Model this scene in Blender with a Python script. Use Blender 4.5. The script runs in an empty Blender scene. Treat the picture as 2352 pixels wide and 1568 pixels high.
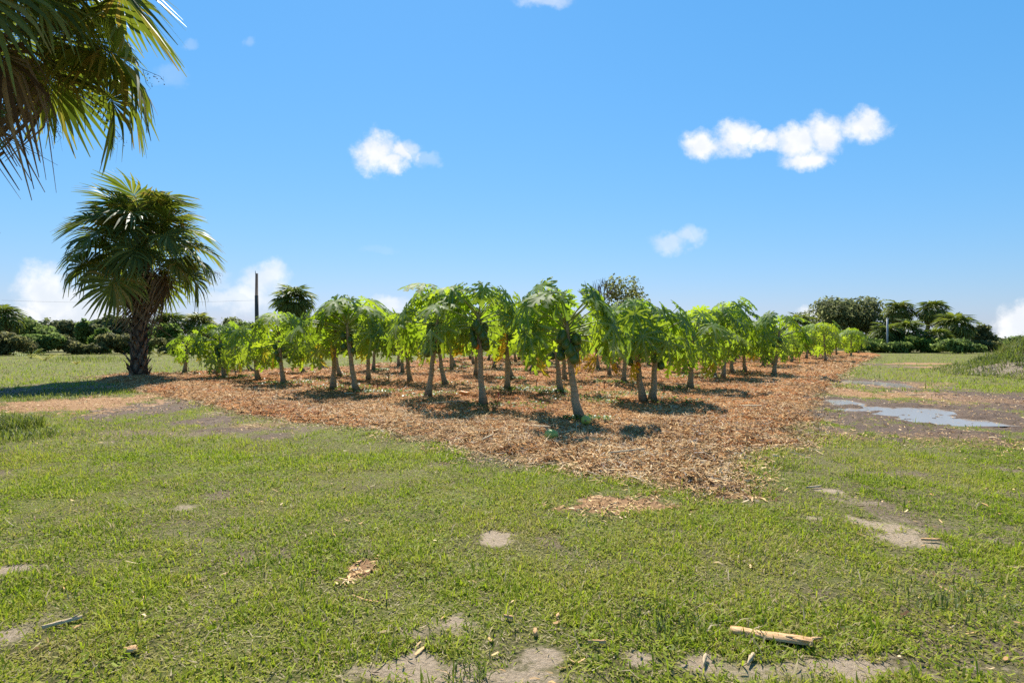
import bpy, math, random
import numpy as np
from mathutils import Matrix, Vector, Euler

R = math.radians
scene = bpy.context.scene
col = scene.collection
random.seed(7)
rng = np.random.default_rng(11)

# ------------------------------------------------------------------ camera
CAM_H = 1.45
cam_d = bpy.data.cameras.new('camera')
cam_d.lens = 20.0
cam_d.sensor_width = 36.0
cam_d.clip_start = 0.05
cam_d.clip_end = 6000
cam = bpy.data.objects.new('camera', cam_d)
col.objects.link(cam)
cam.location = (0, 0, CAM_H)
cam.rotation_euler = (R(90 - 0.35), 0, 0)
scene.camera = cam

F = 20 / 36 * 2352          # focal length in the pixels the measurements were taken in
HX, HY = 1176.0, 775.0      # principal column, horizon row


def g(px, py, z=0.0):
    """ground point (height z) seen at a measured photo position"""
    d = (CAM_H - z) * F / (py - HY)
    return ((px - HX) / F * d, d)


def zat(py, d):
    return CAM_H + (HY - py) / F * d


def xat(px, d):
    return (px - HX) / F * d


# ------------------------------------------------------------------ nodes helper
def nd(t, kind, **kw):
    n = t.nodes.new(kind)
    for k, v in kw.items():
        if k.startswith('i_'):
            k2 = k[2:]
            n.inputs[int(k2) if k2.isdigit() else k2].default_value = v
        else:
            setattr(n, k, v)
    return n


def math_n(t, op, a, b=None, c=None, clamp=False):
    n = t.nodes.new('ShaderNodeMath')
    n.operation = op
    n.use_clamp = clamp
    for i, v in enumerate((a, b, c)):
        if v is None:
            continue
        if isinstance(v, (int, float)):
            n.inputs[i].default_value = v
        else:
            t.links.new(v, n.inputs[i])
    return n.outputs[0]


def mix_c(t, fac, a, b, mode='MIX'):
    n = t.nodes.new('ShaderNodeMix')
    n.data_type = 'RGBA'
    n.blend_type = mode
    for idx, v in ((0, fac), (6, a), (7, b)):
        if isinstance(v, (int, float)):
            n.inputs[idx].default_value = v
        elif isinstance(v, tuple):
            n.inputs[idx].default_value = (*v, 1) if len(v) == 3 else v
        else:
            t.links.new(v, n.inputs[idx])
    return n.outputs[2]


def sstep(t, v, lo, hi):
    n = t.nodes.new('ShaderNodeMapRange')
    n.interpolation_type = 'SMOOTHSTEP'
    n.inputs['From Min'].default_value = lo
    n.inputs['From Max'].default_value = hi
    t.links.new(v, n.inputs['Value'])
    return n.outputs['Result']


def noise(t, vec, scale, detail=4, rough=0.55, out='Fac'):
    n = nd(t, 'ShaderNodeTexNoise')
    n.inputs['Scale'].default_value = scale
    n.inputs['Detail'].default_value = detail
    n.inputs['Roughness'].default_value = rough
    if vec is not None:
        t.links.new(vec, n.inputs['Vector'])
    return n.outputs[out]


# ------------------------------------------------------------------ world: sky and clouds
SUN_EL, SUN_AZ = R(51), R(-11)      # azimuth measured from straight ahead (+Y), negative to the left
w = bpy.data.worlds.new('World')
scene.world = w
w.use_nodes = True
t = w.node_tree
t.nodes.clear()
out = nd(t, 'ShaderNodeOutputWorld')
bg = nd(t, 'ShaderNodeBackground')
SKY_STRENGTH = 0.081
bg.inputs['Strength'].default_value = SKY_STRENGTH
t.links.new(bg.outputs[0], out.inputs[0])
sky = nd(t, 'ShaderNodeTexSky', sky_type='NISHITA', sun_disc=False, sun_elevation=SUN_EL, sun_rotation=SUN_AZ,
         altitude=0.0, air_density=1.5, dust_density=0.1, ozone_density=6.0)
sc3 = nd(t, 'ShaderNodeSeparateColor')
t.links.new(sky.outputs[0], sc3.inputs[0])
cc3 = nd(t, 'ShaderNodeCombineColor')
for i_, (gain, gam) in enumerate(((0.40, 1.1), (1.30, 0.62), (2.40, 0.5))):     # camera grade of the whole sky
    t.links.new(math_n(t, 'MULTIPLY', math_n(t, 'POWER', sc3.outputs[i_], gam), gain), cc3.inputs[i_])
tc = nd(t, 'ShaderNodeTexCoord')
sep = nd(t, 'ShaderNodeSeparateXYZ')
t.links.new(tc.outputs['Generated'], sep.inputs[0])
yy = math_n(t, 'MAXIMUM', sep.outputs[1], 0.02)
uu = math_n(t, 'DIVIDE', sep.outputs[0], yy)
vv = math_n(t, 'DIVIDE', sep.outputs[2], yy)
cmb = nd(t, 'ShaderNodeCombineXYZ')
t.links.new(uu, cmb.inputs[0])
t.links.new(vv, cmb.inputs[1])
wn = noise(t, cmb.outputs[0], 16, 6, 0.6, 'Color')
wsub = nd(t, 'ShaderNodeVectorMath', operation='SUBTRACT')
t.links.new(wn, wsub.inputs[0])
wsub.inputs[1].default_value = (0.5, 0.5, 0.5)
wsc = nd(t, 'ShaderNodeVectorMath', operation='SCALE')
t.links.new(wsub.outputs[0], wsc.inputs[0])
wsc.inputs['Scale'].default_value = 0.055
wadd = nd(t, 'ShaderNodeVectorMath', operation='ADD')
t.links.new(cmb.outputs[0], wadd.inputs[0])
t.links.new(wsc.outputs[0], wadd.inputs[1])
CLOUDS = [  # px, py, rx, ry, density
    (868, 352, 78, 62, 1.0), (900, 378, 52, 36, 1.0), (930, 350, 48, 40, .62), (985, 370, 42, 22, .25),
    (1612, 335, 62, 48, 1.0), (1690, 312, 66, 58, 1.0), (1748, 324, 66, 30, .85), (1830, 325, 88, 52, 1.0),
    (1890, 308, 78, 66, 1.0), (1985, 290, 76, 52, 1.0), (1850, 360, 86, 32, .95),
    (1540, 556, 70, 34, .5), (1585, 542, 44, 30, .42),
    (100, 670, 90, 92, .85), (160, 705, 110, 80, .75), (70, 725, 60, 40, .75), (240, 735, 80, 40, .5),
    (612, 648, 82, 62, .75), (570, 686, 100, 44, .6), (500, 640, 40, 34, .36), (500, 690, 80, 30, .45),
    (2335, 750, 76, 66, 1.1), (2352, 725, 60, 44, 1.0), (1862, 726, 50, 26, .95),
    (1252, 2, 80, 30, .45), (395, 178, 60, 36, .13), (436, 106, 24, 16, .16), (572, 104, 24, 20, .15),
    (890, 696, 66, 32, .65), (870, 570, 60, 14, .07), (270, 690, 70, 30, .3),
]
acc = opac = None
for (px, py, rx, ry, a) in CLOUDS:
    s = nd(t, 'ShaderNodeVectorMath', operation='SUBTRACT')
    t.links.new(wadd.outputs[0], s.inputs[0])
    s.inputs[1].default_value = ((px - HX) / F, (HY - py) / F, 0)
    m = nd(t, 'ShaderNodeVectorMath', operation='MULTIPLY')
    t.links.new(s.outputs[0], m.inputs[0])
    m.inputs[1].default_value = (F / rx, F / ry, 0)
    ln = nd(t, 'ShaderNodeVectorMath', operation='LENGTH')
    t.links.new(m.outputs[0], ln.inputs[0])
    v = math_n(t, 'SUBTRACT', 1.0, ln.outputs['Value'], clamp=True)
    ov = math_n(t, 'MULTIPLY', math_n(t, 'MULTIPLY', v, 6.0, clamp=True), a)
    acc = v if acc is None else math_n(t, 'MAXIMUM', acc, v)
    opac = ov if opac is None else math_n(t, 'MAXIMUM', opac, ov)
cn = noise(t, cmb.outputs[0], 26, 9, 0.66)
cn2 = math_n(t, 'MULTIPLY_ADD', cn, 1.0, -0.52)
den = math_n(t, 'ADD', acc, cn2)
den = math_n(t, 'MULTIPLY', sstep(t, den, 0.06, 0.70), opac)
ahead = math_n(t, 'GREATER_THAN', sep.outputs[1], 0.05)
den = math_n(t, 'MULTIPLY', den, ahead, clamp=True)
cshade = noise(t, cmb.outputs[0], 22, 5, 0.5)
ccol = mix_c(t, sstep(t, cshade, 0.35, 0.7), (5.9, 6.2, 6.6), (7.2, 7.2, 7.2))
fin = mix_c(t, den, cc3.outputs[0], ccol)
t.links.new(fin, bg.inputs['Color'])

# ------------------------------------------------------------------ sun, exposure
sd = bpy.data.lights.new('sun', 'SUN')
sd.energy = 5.0
sd.angle = R(0.53)
sd.color = (1.0, 0.95, 0.86)
sun = bpy.data.objects.new('sun', sd)
col.objects.link(sun)
sv = Vector((math.sin(SUN_AZ) * math.cos(SUN_EL), math.cos(SUN_AZ) * math.cos(SUN_EL), math.sin(SUN_EL)))
sun.rotation_euler = sv.to_track_quat('Z', 'Y').to_euler()
sun.location = sv * 50
scene.view_settings.view_transform = 'Standard'
scene.view_settings.look = 'None'
scene.view_settings.exposure = 0.90
scene.view_settings.gamma = 1.0
scene.render.engine = 'CYCLES'
scene.cycles.max_bounces = 7
scene.cycles.diffuse_bounces = 3
scene.cycles.transmission_bounces = 5
scene.cycles.use_denoising = False
scene.cycles.sample_clamp_indirect = 6


# ------------------------------------------------------------------ numpy noise
def _hash(ix, iy, seed):
    h = (ix.astype(np.int64) * 374761393 + iy.astype(np.int64) * 668265263 + seed * 974634777) & 0xffffffff
    h = ((h ^ (h >> 13)) * 1274126177) & 0xffffffff
    return ((h ^ (h >> 16)) & 0xffff) / 65535.0


def vnoise(x, y, scale, seed=0):
    x = np.asarray(x, float) * scale
    y = np.asarray(y, float) * scale
    ix, iy = np.floor(x), np.floor(y)
    fx, fy = x - ix, y - iy
    fx = fx * fx * (3 - 2 * fx)
    fy = fy * fy * (3 - 2 * fy)
    a = _hash(ix, iy, seed)
    b = _hash(ix + 1, iy, seed)
    c = _hash(ix, iy + 1, seed)
    d = _hash(ix + 1, iy + 1, seed)
    return (a * (1 - fx) + b * fx) * (1 - fy) + (c * (1 - fx) + d * fx) * fy


def fbm(x, y, scale, seed=0, octs=3):
    s, a, tot = 0, 1, 0
    for o in range(octs):
        s = s + a * vnoise(x, y, scale * 2 ** o, seed + o * 17)
        tot += a
        a *= 0.5
    return s / tot


def ss(v, lo, hi):
    q = np.clip((v - lo) / (hi - lo), 0, 1)
    return q * q * (3 - 2 * q)


# ------------------------------------------------------------------ mesh helper
def mesh_np(name, verts, quads=None, tris=None, mats=(), attrs=None, midx=None, smooth=False):
    me = bpy.data.meshes.new(name)
    verts = np.asarray(verts, np.float32).reshape(-1, 3)
    me.vertices.add(len(verts))
    me.vertices.foreach_set('co', verts.ravel())
    nq = 0 if quads is None else len(quads)
    nt = 0 if tris is None else len(tris)
    loops = []
    if nq:
        loops.append(np.asarray(quads, np.int32).ravel())
    if nt:
        loops.append(np.asarray(tris, np.int32).ravel())
    lp = np.concatenate(loops)
    me.loops.add(len(lp))
    me.loops.foreach_set('vertex_index', lp)
    me.polygons.add(nq + nt)
    starts = np.concatenate([np.arange(nq) * 4, nq * 4 + np.arange(nt) * 3]).astype(np.int32)
    me.polygons.foreach_set('loop_start', starts)
    if midx is not None:
        me.polygons.foreach_set('material_index', np.asarray(midx, np.int32))
    if smooth:
        me.polygons.foreach_set('use_smooth', np.ones(nq + nt, bool))
    for m in mats:
        me.materials.append(m)
    for k, v in (attrs or {}).items():
        at = me.attributes.new(k, 'FLOAT', 'POINT')
        at.data.foreach_set('value', np.asarray(v, np.float32))
    me.update(calc_edges=True)
    return me


def link(name, me, parent=None, loc=None, rot=None, scale=None):
    o = bpy.data.objects.new(name, me)
    col.objects.link(o)
    if parent is not None:
        o.parent = parent
    if loc is not None:
        o.location = loc
    if rot is not None:
        o.rotation_euler = rot
    if scale is not None:
        o.scale = (scale,) * 3 if isinstance(scale, (int, float)) else scale
    return o


def tag(o, label=None, cat=None, group=None, kind=None):
    if label:
        o['label'] = label
    if cat:
        o['category'] = cat
    if group:
        o['group'] = group
    if kind:
        o['kind'] = kind
    return o


def thing(name, loc, label, cat, group=None):
    return tag(link(name, None, loc=loc), label, cat, group)


def tube(pts, rads, n=6, cap=True):
    """returns verts, quads, tris of a tube through pts"""
    pts = np.asarray(pts, float)
    k = len(pts)
    V = []
    up = np.array((0.13, 0.21, 1.0))
    for i in range(k):
        tg = pts[min(i + 1, k - 1)] - pts[max(i - 1, 0)]
        tg = tg / (np.linalg.norm(tg) + 1e-9)
        u_ = up if abs(tg @ up) < 0.95 * np.linalg.norm(up) else np.array((1.0, 0.1, 0))
        a = np.cross(tg, u_)
        a /= np.linalg.norm(a) + 1e-9
        b = np.cross(tg, a)
        for j in range(n):
            th = 2 * math.pi * j / n
            V.append(pts[i] + rads[i] * (math.cos(th) * a + math.sin(th) * b))
    Q = []
    for i in range(k - 1):
        for j in range(n):
            j2 = (j + 1) % n
            Q.append((i * n + j, i * n + j2, (i + 1) * n + j2, (i + 1) * n + j))
    T = []
    if cap:
        V.append(pts[0])
        V.append(pts[-1])
        for j in range(n):
            j2 = (j + 1) % n
            T.append((len(V) - 2, j2, j))
            T.append((len(V) - 1, (k - 1) * n + j, (k - 1) * n + j2))
    return np.array(V), np.array(Q, int).reshape(-1, 4), np.array(T, int).reshape(-1, 3)


class Joiner:
    def __init__(self):
        self.V, self.Q, self.T, self.n, self.A, self.mq, self.mt = [], [], [], 0, {}, [], []

    def add(self, V, Q=None, T=None, m=0, **attrs):
        V = np.asarray(V, float).reshape(-1, 3)
        if Q is not None and len(Q):
            self.Q.append(np.asarray(Q, int) + self.n)
            self.mq += [m] * len(Q)
        if T is not None and len(T):
            self.T.append(np.asarray(T, int) + self.n)
            self.mt += [m] * len(T)
        for k, v in attrs.items():
            self.A.setdefault(k, []).append(np.broadcast_to(np.asarray(v, float), (len(V),)))
        self.V.append(V)
        self.n += len(V)

    def mesh(self, name, mats, smooth=False):
        return mesh_np(name, np.concatenate(self.V), np.concatenate(self.Q) if self.Q else None,
                       np.concatenate(self.T) if self.T else None, mats,
                       {k: np.concatenate(v) for k, v in self.A.items()}, self.mq + self.mt, smooth)


def xf(V, M):
    M = np.array(M)
    return V @ M[:3, :3].T + M[:3, 3]


# ------------------------------------------------------------------ materials
def new_mat(name):
    m = bpy.data.materials.new(name)
    m.use_nodes = True
    tt = m.node_tree
    tt.nodes.clear()
    o = nd(tt, 'ShaderNodeOutputMaterial')
    return m, tt, o


def attr(tt, name):
    return nd(tt, 'ShaderNodeAttribute', attribute_name=name).outputs['Fac']


def ramp(tt, fac, stops):
    n = nd(tt, 'ShaderNodeValToRGB')
    el = n.color_ramp.elements
    while len(el) < len(stops):
        el.new(0.5)
    for e, (p, c) in zip(el, stops):
        e.position = p
        e.color = (*c, 1)
    tt.links.new(fac, n.inputs[0])
    return n.outputs[0]


def leafy(tt, o, colr, trans=None, tfac=0.4, rough=0.45, spec=0.4, normal=None):
    """diffuse + gloss + translucency for thin leaves"""
    p = nd(tt, 'ShaderNodeBsdfPrincipled')
    p.inputs['Roughness'].default_value = rough
    p.inputs['Specular IOR Level'].default_value = spec
    tr = nd(tt, 'ShaderNodeBsdfTranslucent')
    mx = nd(tt, 'ShaderNodeMixShader')
    mx.inputs[0].default_value = tfac
    tt.links.new(colr, p.inputs['Base Color'])
    tt.links.new(trans if trans is not None else colr, tr.inputs['Color'])
    if normal is not None:
        tt.links.new(normal, p.inputs['Normal'])
    tt.links.new(p.outputs[0], mx.inputs[1])
    tt.links.new(tr.outputs[0], mx.inputs[2])
    tt.links.new(mx.outputs[0], o.inputs[0])
    return p


def bump(tt, h, strength=0.5, dist=0.02):
    b = nd(tt, 'ShaderNodeBump')
    b.inputs['Strength'].default_value = strength
    b.inputs['Distance'].default_value = dist
    tt.links.new(h, b.inputs['Height'])
    return b.outputs[0]


def simple_mat(name, stops, scale=8, rough=0.8, spec=0.3, bstr=0.4, bdist=0.01, stretch=None, coords='Object'):
    m, tt, o = new_mat(name)
    c = nd(tt, 'ShaderNodeTexCoord')
    vec = c.outputs[coords]
    if stretch:
        mp = nd(tt, 'ShaderNodeMapping')
        mp.inputs['Scale'].default_value = stretch
        tt.links.new(vec, mp.inputs[0])
        vec = mp.outputs[0]
    n = noise(tt, vec, scale, 6, 0.65)
    p = nd(tt, 'ShaderNodeBsdfPrincipled')
    p.inputs['Roughness'].default_value = rough
    p.inputs['Specular IOR Level'].default_value = spec
    tt.links.new(ramp(tt, n, stops), p.inputs['Base Color'])
    tt.links.new(bump(tt, n, bstr, bdist), p.inputs['Normal'])
    tt.links.new(p.outputs[0], o.inputs[0])
    return m


def tint_leaf(name, stops, tstops=None, tfac=0.4, rough=0.5, spec=0.3, objvar=0.0):
    """leaf material whose colour comes from the per-leaf 'tint' attribute"""
    m, tt, o = new_mat(name)
    f = attr(tt, 'tint')
    if objvar:
        oi = nd(tt, 'ShaderNodeObjectInfo')
        f = math_n(tt, 'ADD', f, math_n(tt, 'MULTIPLY_ADD', oi.outputs['Random'], objvar, -objvar / 2), clamp=True)
    c = ramp(tt, f, stops)
    tcx = ramp(tt, f, tstops) if tstops else c
    leafy(tt, o, c, tcx, tfac, rough, spec)
    return m


# ------------------------------------------------------------------ layout: mulch bed outline, patches
BED_Z = 0.09
bed_px = [(205, 864), (235, 880), (330, 900), (420, 920), (520, 942), (620, 962), (760, 978), (900, 1002), (1000, 1026),
          (1200, 1062), (1330, 1084), (1450, 1100), (1560, 1119), (1636, 1124), (1700, 1096), (1740, 1062), (1828, 1012),
          (1868, 962), (1880, 925), (1918, 880), (1945, 852), (1985, 832), (2025, 813), (2005, 808.5), (1900, 807), (1700, 806), (1400, 810),
          (1200, 815), (1000, 824), (900, 834), (780, 842), (560, 851), (420, 857), (270, 860)]
bed_poly = np.array([g(*p) for p in bed_px])


def poly_sd(x, y, poly):
    """signed distance, positive inside"""
    x = np.asarray(x, float)
    y = np.asarray(y, float)
    dmin = np.full(x.shape, 1e18)
    inside = np.zeros(x.shape, bool)
    n = len(poly)
    for i in range(n):
        ax, ay = poly[i]
        bx, by = poly[(i + 1) % n]
        ex, ey = bx - ax, by - ay
        tt_ = np.clip(((x - ax) * ex + (y - ay) * ey) / (ex * ex + ey * ey), 0, 1)
        dx, dy = x - ax - tt_ * ex, y - ay - tt_ * ey
        dmin = np.minimum(dmin, dx * dx + dy * dy)
        cond = ((ay > y) != (by > y)) & (x < (bx - ax) * (y - ay) / (by - ay + 1e-12) + ax)
        inside ^= cond
    return np.where(inside, 1, -1) * np.sqrt(dmin)


def bed_sd(x, y):
    s = poly_sd(x, y, bed_poly)
    return s + (fbm(x, y, 0.9, 3) - 0.5) * 0.8 + (fbm(x, y, 4.0, 5) - 0.5) * 0.45


def bed_height(x, y, s=None):
    if s is None:
        s = bed_sd(x, y)
    h = -0.10 + 0.18 * ss(s, -0.35, 0.75)
    lump = (fbm(x, y, 0.8, 21) - 0.45) * 0.10 + (vnoise(x, y, 2.6, 22) - 0.5) * 0.055 + (vnoise(x, y, 7.0, 23) - 0.5) * 0.03
    edge = ss(s, -0.1, 0.35) * (1 - ss(s, 0.9, 2.2)) * 0.015
    return h + lump * ss(s, 0.0, 0.5) + edge


def ell_mask(x, y, lst, seed, soft=0.35):
    """soft union of ellipses given in measured photo positions, laid on the ground"""
    m = np.zeros(np.shape(x))
    nz = (fbm(x, y, 2.2, seed) - 0.5) * 1.3 + (fbm(x, y, 8, seed + 3) - 0.5) * 1.3 + (fbm(x, y, 22, seed + 5) - 0.5) * 0.8
    for (px, py, rx, ry, a) in lst:
        cx, cy = g(px, py)
        wx = rx / F * cy
        y0 = CAM_H * F / (py + ry - HY)
        wy = max(cy - y0, 0.05)
        q = np.sqrt(((x - cx) / wx) ** 2 + ((y - cy) / wy) ** 2)
        v = (1 - ss(q + nz, 1 - soft, 1 + soft)) * a
        m = np.maximum(m, v)
    return m


SAND = [(1100, 1550, 330, 38, .78), (1780, 1540, 420, 34, .66), (1045, 1440, 120, 38, .6), (2060, 1225, 150, 40, .5), (900, 1225, 400, 24, .22), (30, 1450, 110, 40, .5), (1143, 1232, 32, 15, 1), (1045, 1428, 36, 24, 1), (960, 1534, 75, 34, 1), (1076, 1552, 50, 24, 1), (1252, 1512, 58, 36, 1),
        (1195, 1552, 50, 22, 1), (1477, 1522, 52, 24, 1), (2041, 1214, 72, 32, 1), (2110, 1245, 70, 22, .75), (1867, 1189, 34, 10, .9),
        (1910, 1124, 34, 7, .9), (1960, 1538, 130, 40, 1), (1608, 1526, 62, 32, .9), (2267, 1243, 40, 9, .8), (19, 1309, 55, 13, .9),
        (19, 1460, 50, 18, .8), (422, 1168, 30, 9, .7), (1960, 1150, 60, 12, .5), (870, 1545, 50, 20, .8), (150, 920, 70, 6, .5), (1340, 1545, 40, 18, .6)]
SOIL = [(1259, 1236, 28, 18, 1), (592, 1275, 66, 16, .75), (1880, 1126, 46, 8, .9), (540, 1290, 60, 12, .6), (1065, 1455, 20, 14, .8),
        (264, 1068, 40, 14, .6), (299, 992, 62, 9, .8), (1230, 1500, 40, 40, .4), (2200, 1300, 120, 25, .4), (1180, 1160, 60, 12, .4),
        (250, 1330, 70, 16, .4), (700, 1450, 60, 16, .4), (1100, 1330, 70, 16, .4), (1750, 1290, 90, 18, .45), (2250, 1480, 60, 20, .5),
        (150, 1190, 60, 12, .4), (1500, 1290, 80, 14, .35), (1890, 980, 40, 14, .8)]
CHIPS = [(160, 928, 160, 26, 1), (300, 915, 60, 20, .9), (1420, 1160, 125, 26, 1), (1310, 1168, 50, 12, .7), (824, 1310, 32, 24, 1), (2090, 905, 130, 14, .6),
         (2040, 885, 90, 7, .6), (2230, 915, 150, 16, .5), (1960, 900, 60, 20, .9), (2200, 1010, 180, 26, .45), (1950, 1000, 90, 18, .45),
         (2080, 880, 130, 6, .5), (1700, 1140, 60, 12, .7), (2150, 842, 60, 3, .8), (2120, 834, 90, 2.5, .8), (600, 975, 90, 8, .5)]
MUD = [(364, 932, 90, 24, 1), (476, 966, 75, 10, 1), (100, 897, 150, 8, 1), (200, 890, 60, 6, .8), (1985, 877, 90, 12, 1), (1960, 925, 90, 26, 1),
       (2110, 945, 240, 34, 1), (2260, 960, 160, 36, .9), (2330, 920, 160, 40, 1), (1900, 955, 60, 24, 1), (2100, 990, 170, 22, .6),
       (550, 985, 120, 10, .55), (640, 998, 70, 8, .5), (2080, 842, 60, 3, .6), (2010, 836, 60, 2, .6)]
WATER = [(2070, 940, 62, 18, 1), (2110, 955, 66, 13, 1), (2130, 938, 60, 9, 1), (2190, 962, 75, 8, 1), (2260, 971, 75, 6, 1), (1938, 919, 46, 9, 1), (1875, 956, 24, 8, 1),
         (1990, 875, 62, 6.5, 1), (2050, 884, 46, 3.5, .9), (1970, 935, 70, 7, .8)]
WATER_Z = -0.040


def ground_fields(x, y):
    sand = ell_mask(x, y, SAND, 41, 0.75)
    soil = ell_mask(x, y, SOIL, 47, 0.8)
    chips = ell_mask(x, y, CHIPS, 53, 0.5)
    mud = ell_mask(x, y, MUD, 59, 0.4)
    # worn ground between the grass
    worn = ss(fbm(x, y, 0.55, 61, 4), 0.50, 0.72) * 0.5 + ss(fbm(x, y, 2.3, 67, 3), 0.58, 0.8) * 0.5
    soil = np.maximum(soil, worn * ss(30 - y, 0, 15))
    wet = np.zeros(np.shape(x))
    nz = (fbm(x, y, 1.8, 71) - 0.5) * 1.2 + (fbm(x, y, 7, 73) - 0.5) * 0.9
    for (px, py, rx, ry, a) in WATER:
        cx, cy = g(px, py)
        wx = rx / F * cy
        wy = max(cy - CAM_H * F / (py + ry - HY), 0.05)
        q = np.sqrt(((x - cx) / wx) ** 2 + ((y - cy) / wy) ** 2)
        wet = np.maximum(wet, (1 - ss(q + nz, 0.5, 1.5)) * a)
    return sand, soil, chips, mud, wet


def ground_height(x, y, wet=None, mud=None):
    if wet is None:
        sand, soil, chips, mud, wet = ground_fields(x, y)
    near = 1 - ss(np.hypot(x, y), 60, 120)
    z = (fbm(x, y, 0.35, 81) - 0.5) * 0.03 * near + (vnoise(x, y, 3.1, 83) - 0.5) * 0.012 * near
    z = z * (1 - np.clip(mud, 0, 1) * 0.7)
    return z - 0.075 * wet + (fbm(x, y, 6, 85) - 0.5) * 0.07 * np.clip(mud, 0, 1)


# ------------------------------------------------------------------ ground
th = np.concatenate([np.linspace(-180, -56, 26)[:-1], np.linspace(-56, 56, 450), np.linspace(56, 180, 26)[1:]])
rr = np.concatenate([[0.2, 0.8, 1.4], np.geomspace(1.9, 75, 370), np.geomspace(80, 3000, 22)])
TH, RR = np.meshgrid(np.radians(th), rr)
GX, GY = RR * np.sin(TH), RR * np.cos(TH)
f_sand, f_soil, f_chips, f_mud, f_wet = ground_fields(GX.ravel(), GY.ravel())
GZ = ground_height(GX.ravel(), GY.ravel(), f_wet, f_mud)
gs = bed_sd(GX.ravel(), GY.ravel())
nr, nth = GX.shape
ii, jj = np.meshgrid(np.arange(nr - 1), np.arange(nth - 1), indexing='ij')
a_ = (ii * nth + jj).ravel()
gq = np.stack([a_, a_ + 1, a_ + nth + 1, a_ + nth], 1)[:, ::-1]

m_ground, tt, o = new_mat('ground')
geo = nd(tt, 'ShaderNodeNewGeometry')
pos = geo.outputs['Position']
n1 = noise(tt, pos, 38, 8, 0.8)
n2 = noise(tt, pos, 1.3, 5, 0.6)
n3 = noise(tt, pos, 90, 4, 0.7)
grassc = ramp(tt, n1, [(0.3, (0.035, 0.027, 0.012)), (0.45, (0.09, 0.075, 0.026)), (0.58, (0.17, 0.145, 0.05)), (0.75, (0.32, 0.25, 0.12))])  # dead thatch browns, darkened so gaps between blades also read as shade
grassc = mix_c(tt, sstep(tt, n2, 0.35, 0.7), grassc, mix_c(tt, 0.5, grassc, (0.20, 0.235, 0.045)))
soilc = ramp(tt, n1, [(0.25, (0.05, 0.034, 0.02)), (0.45, (0.14, 0.10, 0.06)), (0.58, (0.25, 0.19, 0.115)), (0.75, (0.40, 0.32, 0.20))])
sandc = ramp(tt, n1, [(0.25, (0.20, 0.14, 0.085)), (0.5, (0.41, 0.31, 0.205)), (0.75, (0.55, 0.43, 0.30))])
chipc = ramp(tt, n3, [(0.2, (0.10, 0.05, 0.022)), (0.5, (0.33, 0.18, 0.085)), (0.8, (0.55, 0.35, 0.18))])
mudc = ramp(tt, n1, [(0.25, (0.035, 0.02, 0.012)), (0.45, (0.095, 0.058, 0.036)), (0.6, (0.16, 0.105, 0.065)), (0.8, (0.26, 0.18, 0.11))])
nf = math_n(tt, 'MULTIPLY_ADD', n1, 1.2, -0.6)


def mk(name, lo=0.35, hi=0.65):
    return sstep(tt, math_n(tt, 'ADD', attr(tt, name), nf), lo, hi)


c = mix_c(tt, mk('soil', .3, .8), grassc, soilc)
c = mix_c(tt, mk('sand', .2, .9), c, sandc)
c = mix_c(tt, mk('mud', .25, .55), c, mudc)
c = mix_c(tt, mk('chips', .35, .7), c, chipc)
pb = nd(tt, 'ShaderNodeBsdfPrincipled')
tt.links.new(c, pb.inputs['Base Color'])
mudf = mk('mud', .25, .6)
rough = math_n(tt, 'MULTIPLY_ADD', mudf, -0.2, 0.95)
tt.links.new(rough, pb.inputs['Roughness'])
pb.inputs['Specular IOR Level'].default_value = 0.2
hsum = math_n(tt, 'ADD', n1, math_n(tt, 'MULTIPLY', n3, 0.5))
tt.links.new(bump(tt, hsum, 0.9, 0.03), pb.inputs['Normal'])
tt.links.new(pb.outputs[0], o.inputs[0])

me = mesh_np('ground', np.stack([GX.ravel(), GY.ravel(), GZ], 1), gq, None, [m_ground],
             dict(sand=f_sand, soil=f_soil, chips=f_chips, mud=f_mud), smooth=True)
tag(link('ground', me), 'sunlit green lawn with bare sandy and muddy patches', None, None, 'structure')

# ------------------------------------------------------------------ puddle water
m_water, tt, o = new_mat('puddle_water')
pw = nd(tt, 'ShaderNodeBsdfPrincipled')
pw.inputs['Base Color'].default_value = (0.25, 0.205, 0.165, 1)
pw.inputs['Roughness'].default_value = 0.12
pw.inputs['IOR'].default_value = 1.33
pw.inputs['Specular IOR Level'].default_value = 0.16
wc = nd(tt, 'ShaderNodeTexCoord')
tt.links.new(bump(tt, noise(tt, wc.outputs['Object'], 9, 3, 0.5), 0.05, 0.01), pw.inputs['Normal'])
tt.links.new(pw.outputs[0], o.inputs[0])
for k, (px, py, hx, y0, y1) in enumerate([(2110, 948, 3.6, 9.6, 13.9), (2010, 878, 2.6, 16.0, 20.5)]):
    cx, cy = g(px, py)
    V = [(cx - hx, y0, WATER_Z), (cx + hx, y0, WATER_Z), (cx + hx, y1, WATER_Z), (cx - hx, y1, WATER_Z)]
    me = mesh_np('water', V, [(0, 1, 2, 3)], None, [m_water])
    tag(link('water', me), ['shallow pale puddle on the mud beside the mulch', 'dark puddle farther along the mulch edge'][k], None, None, 'structure')

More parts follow.
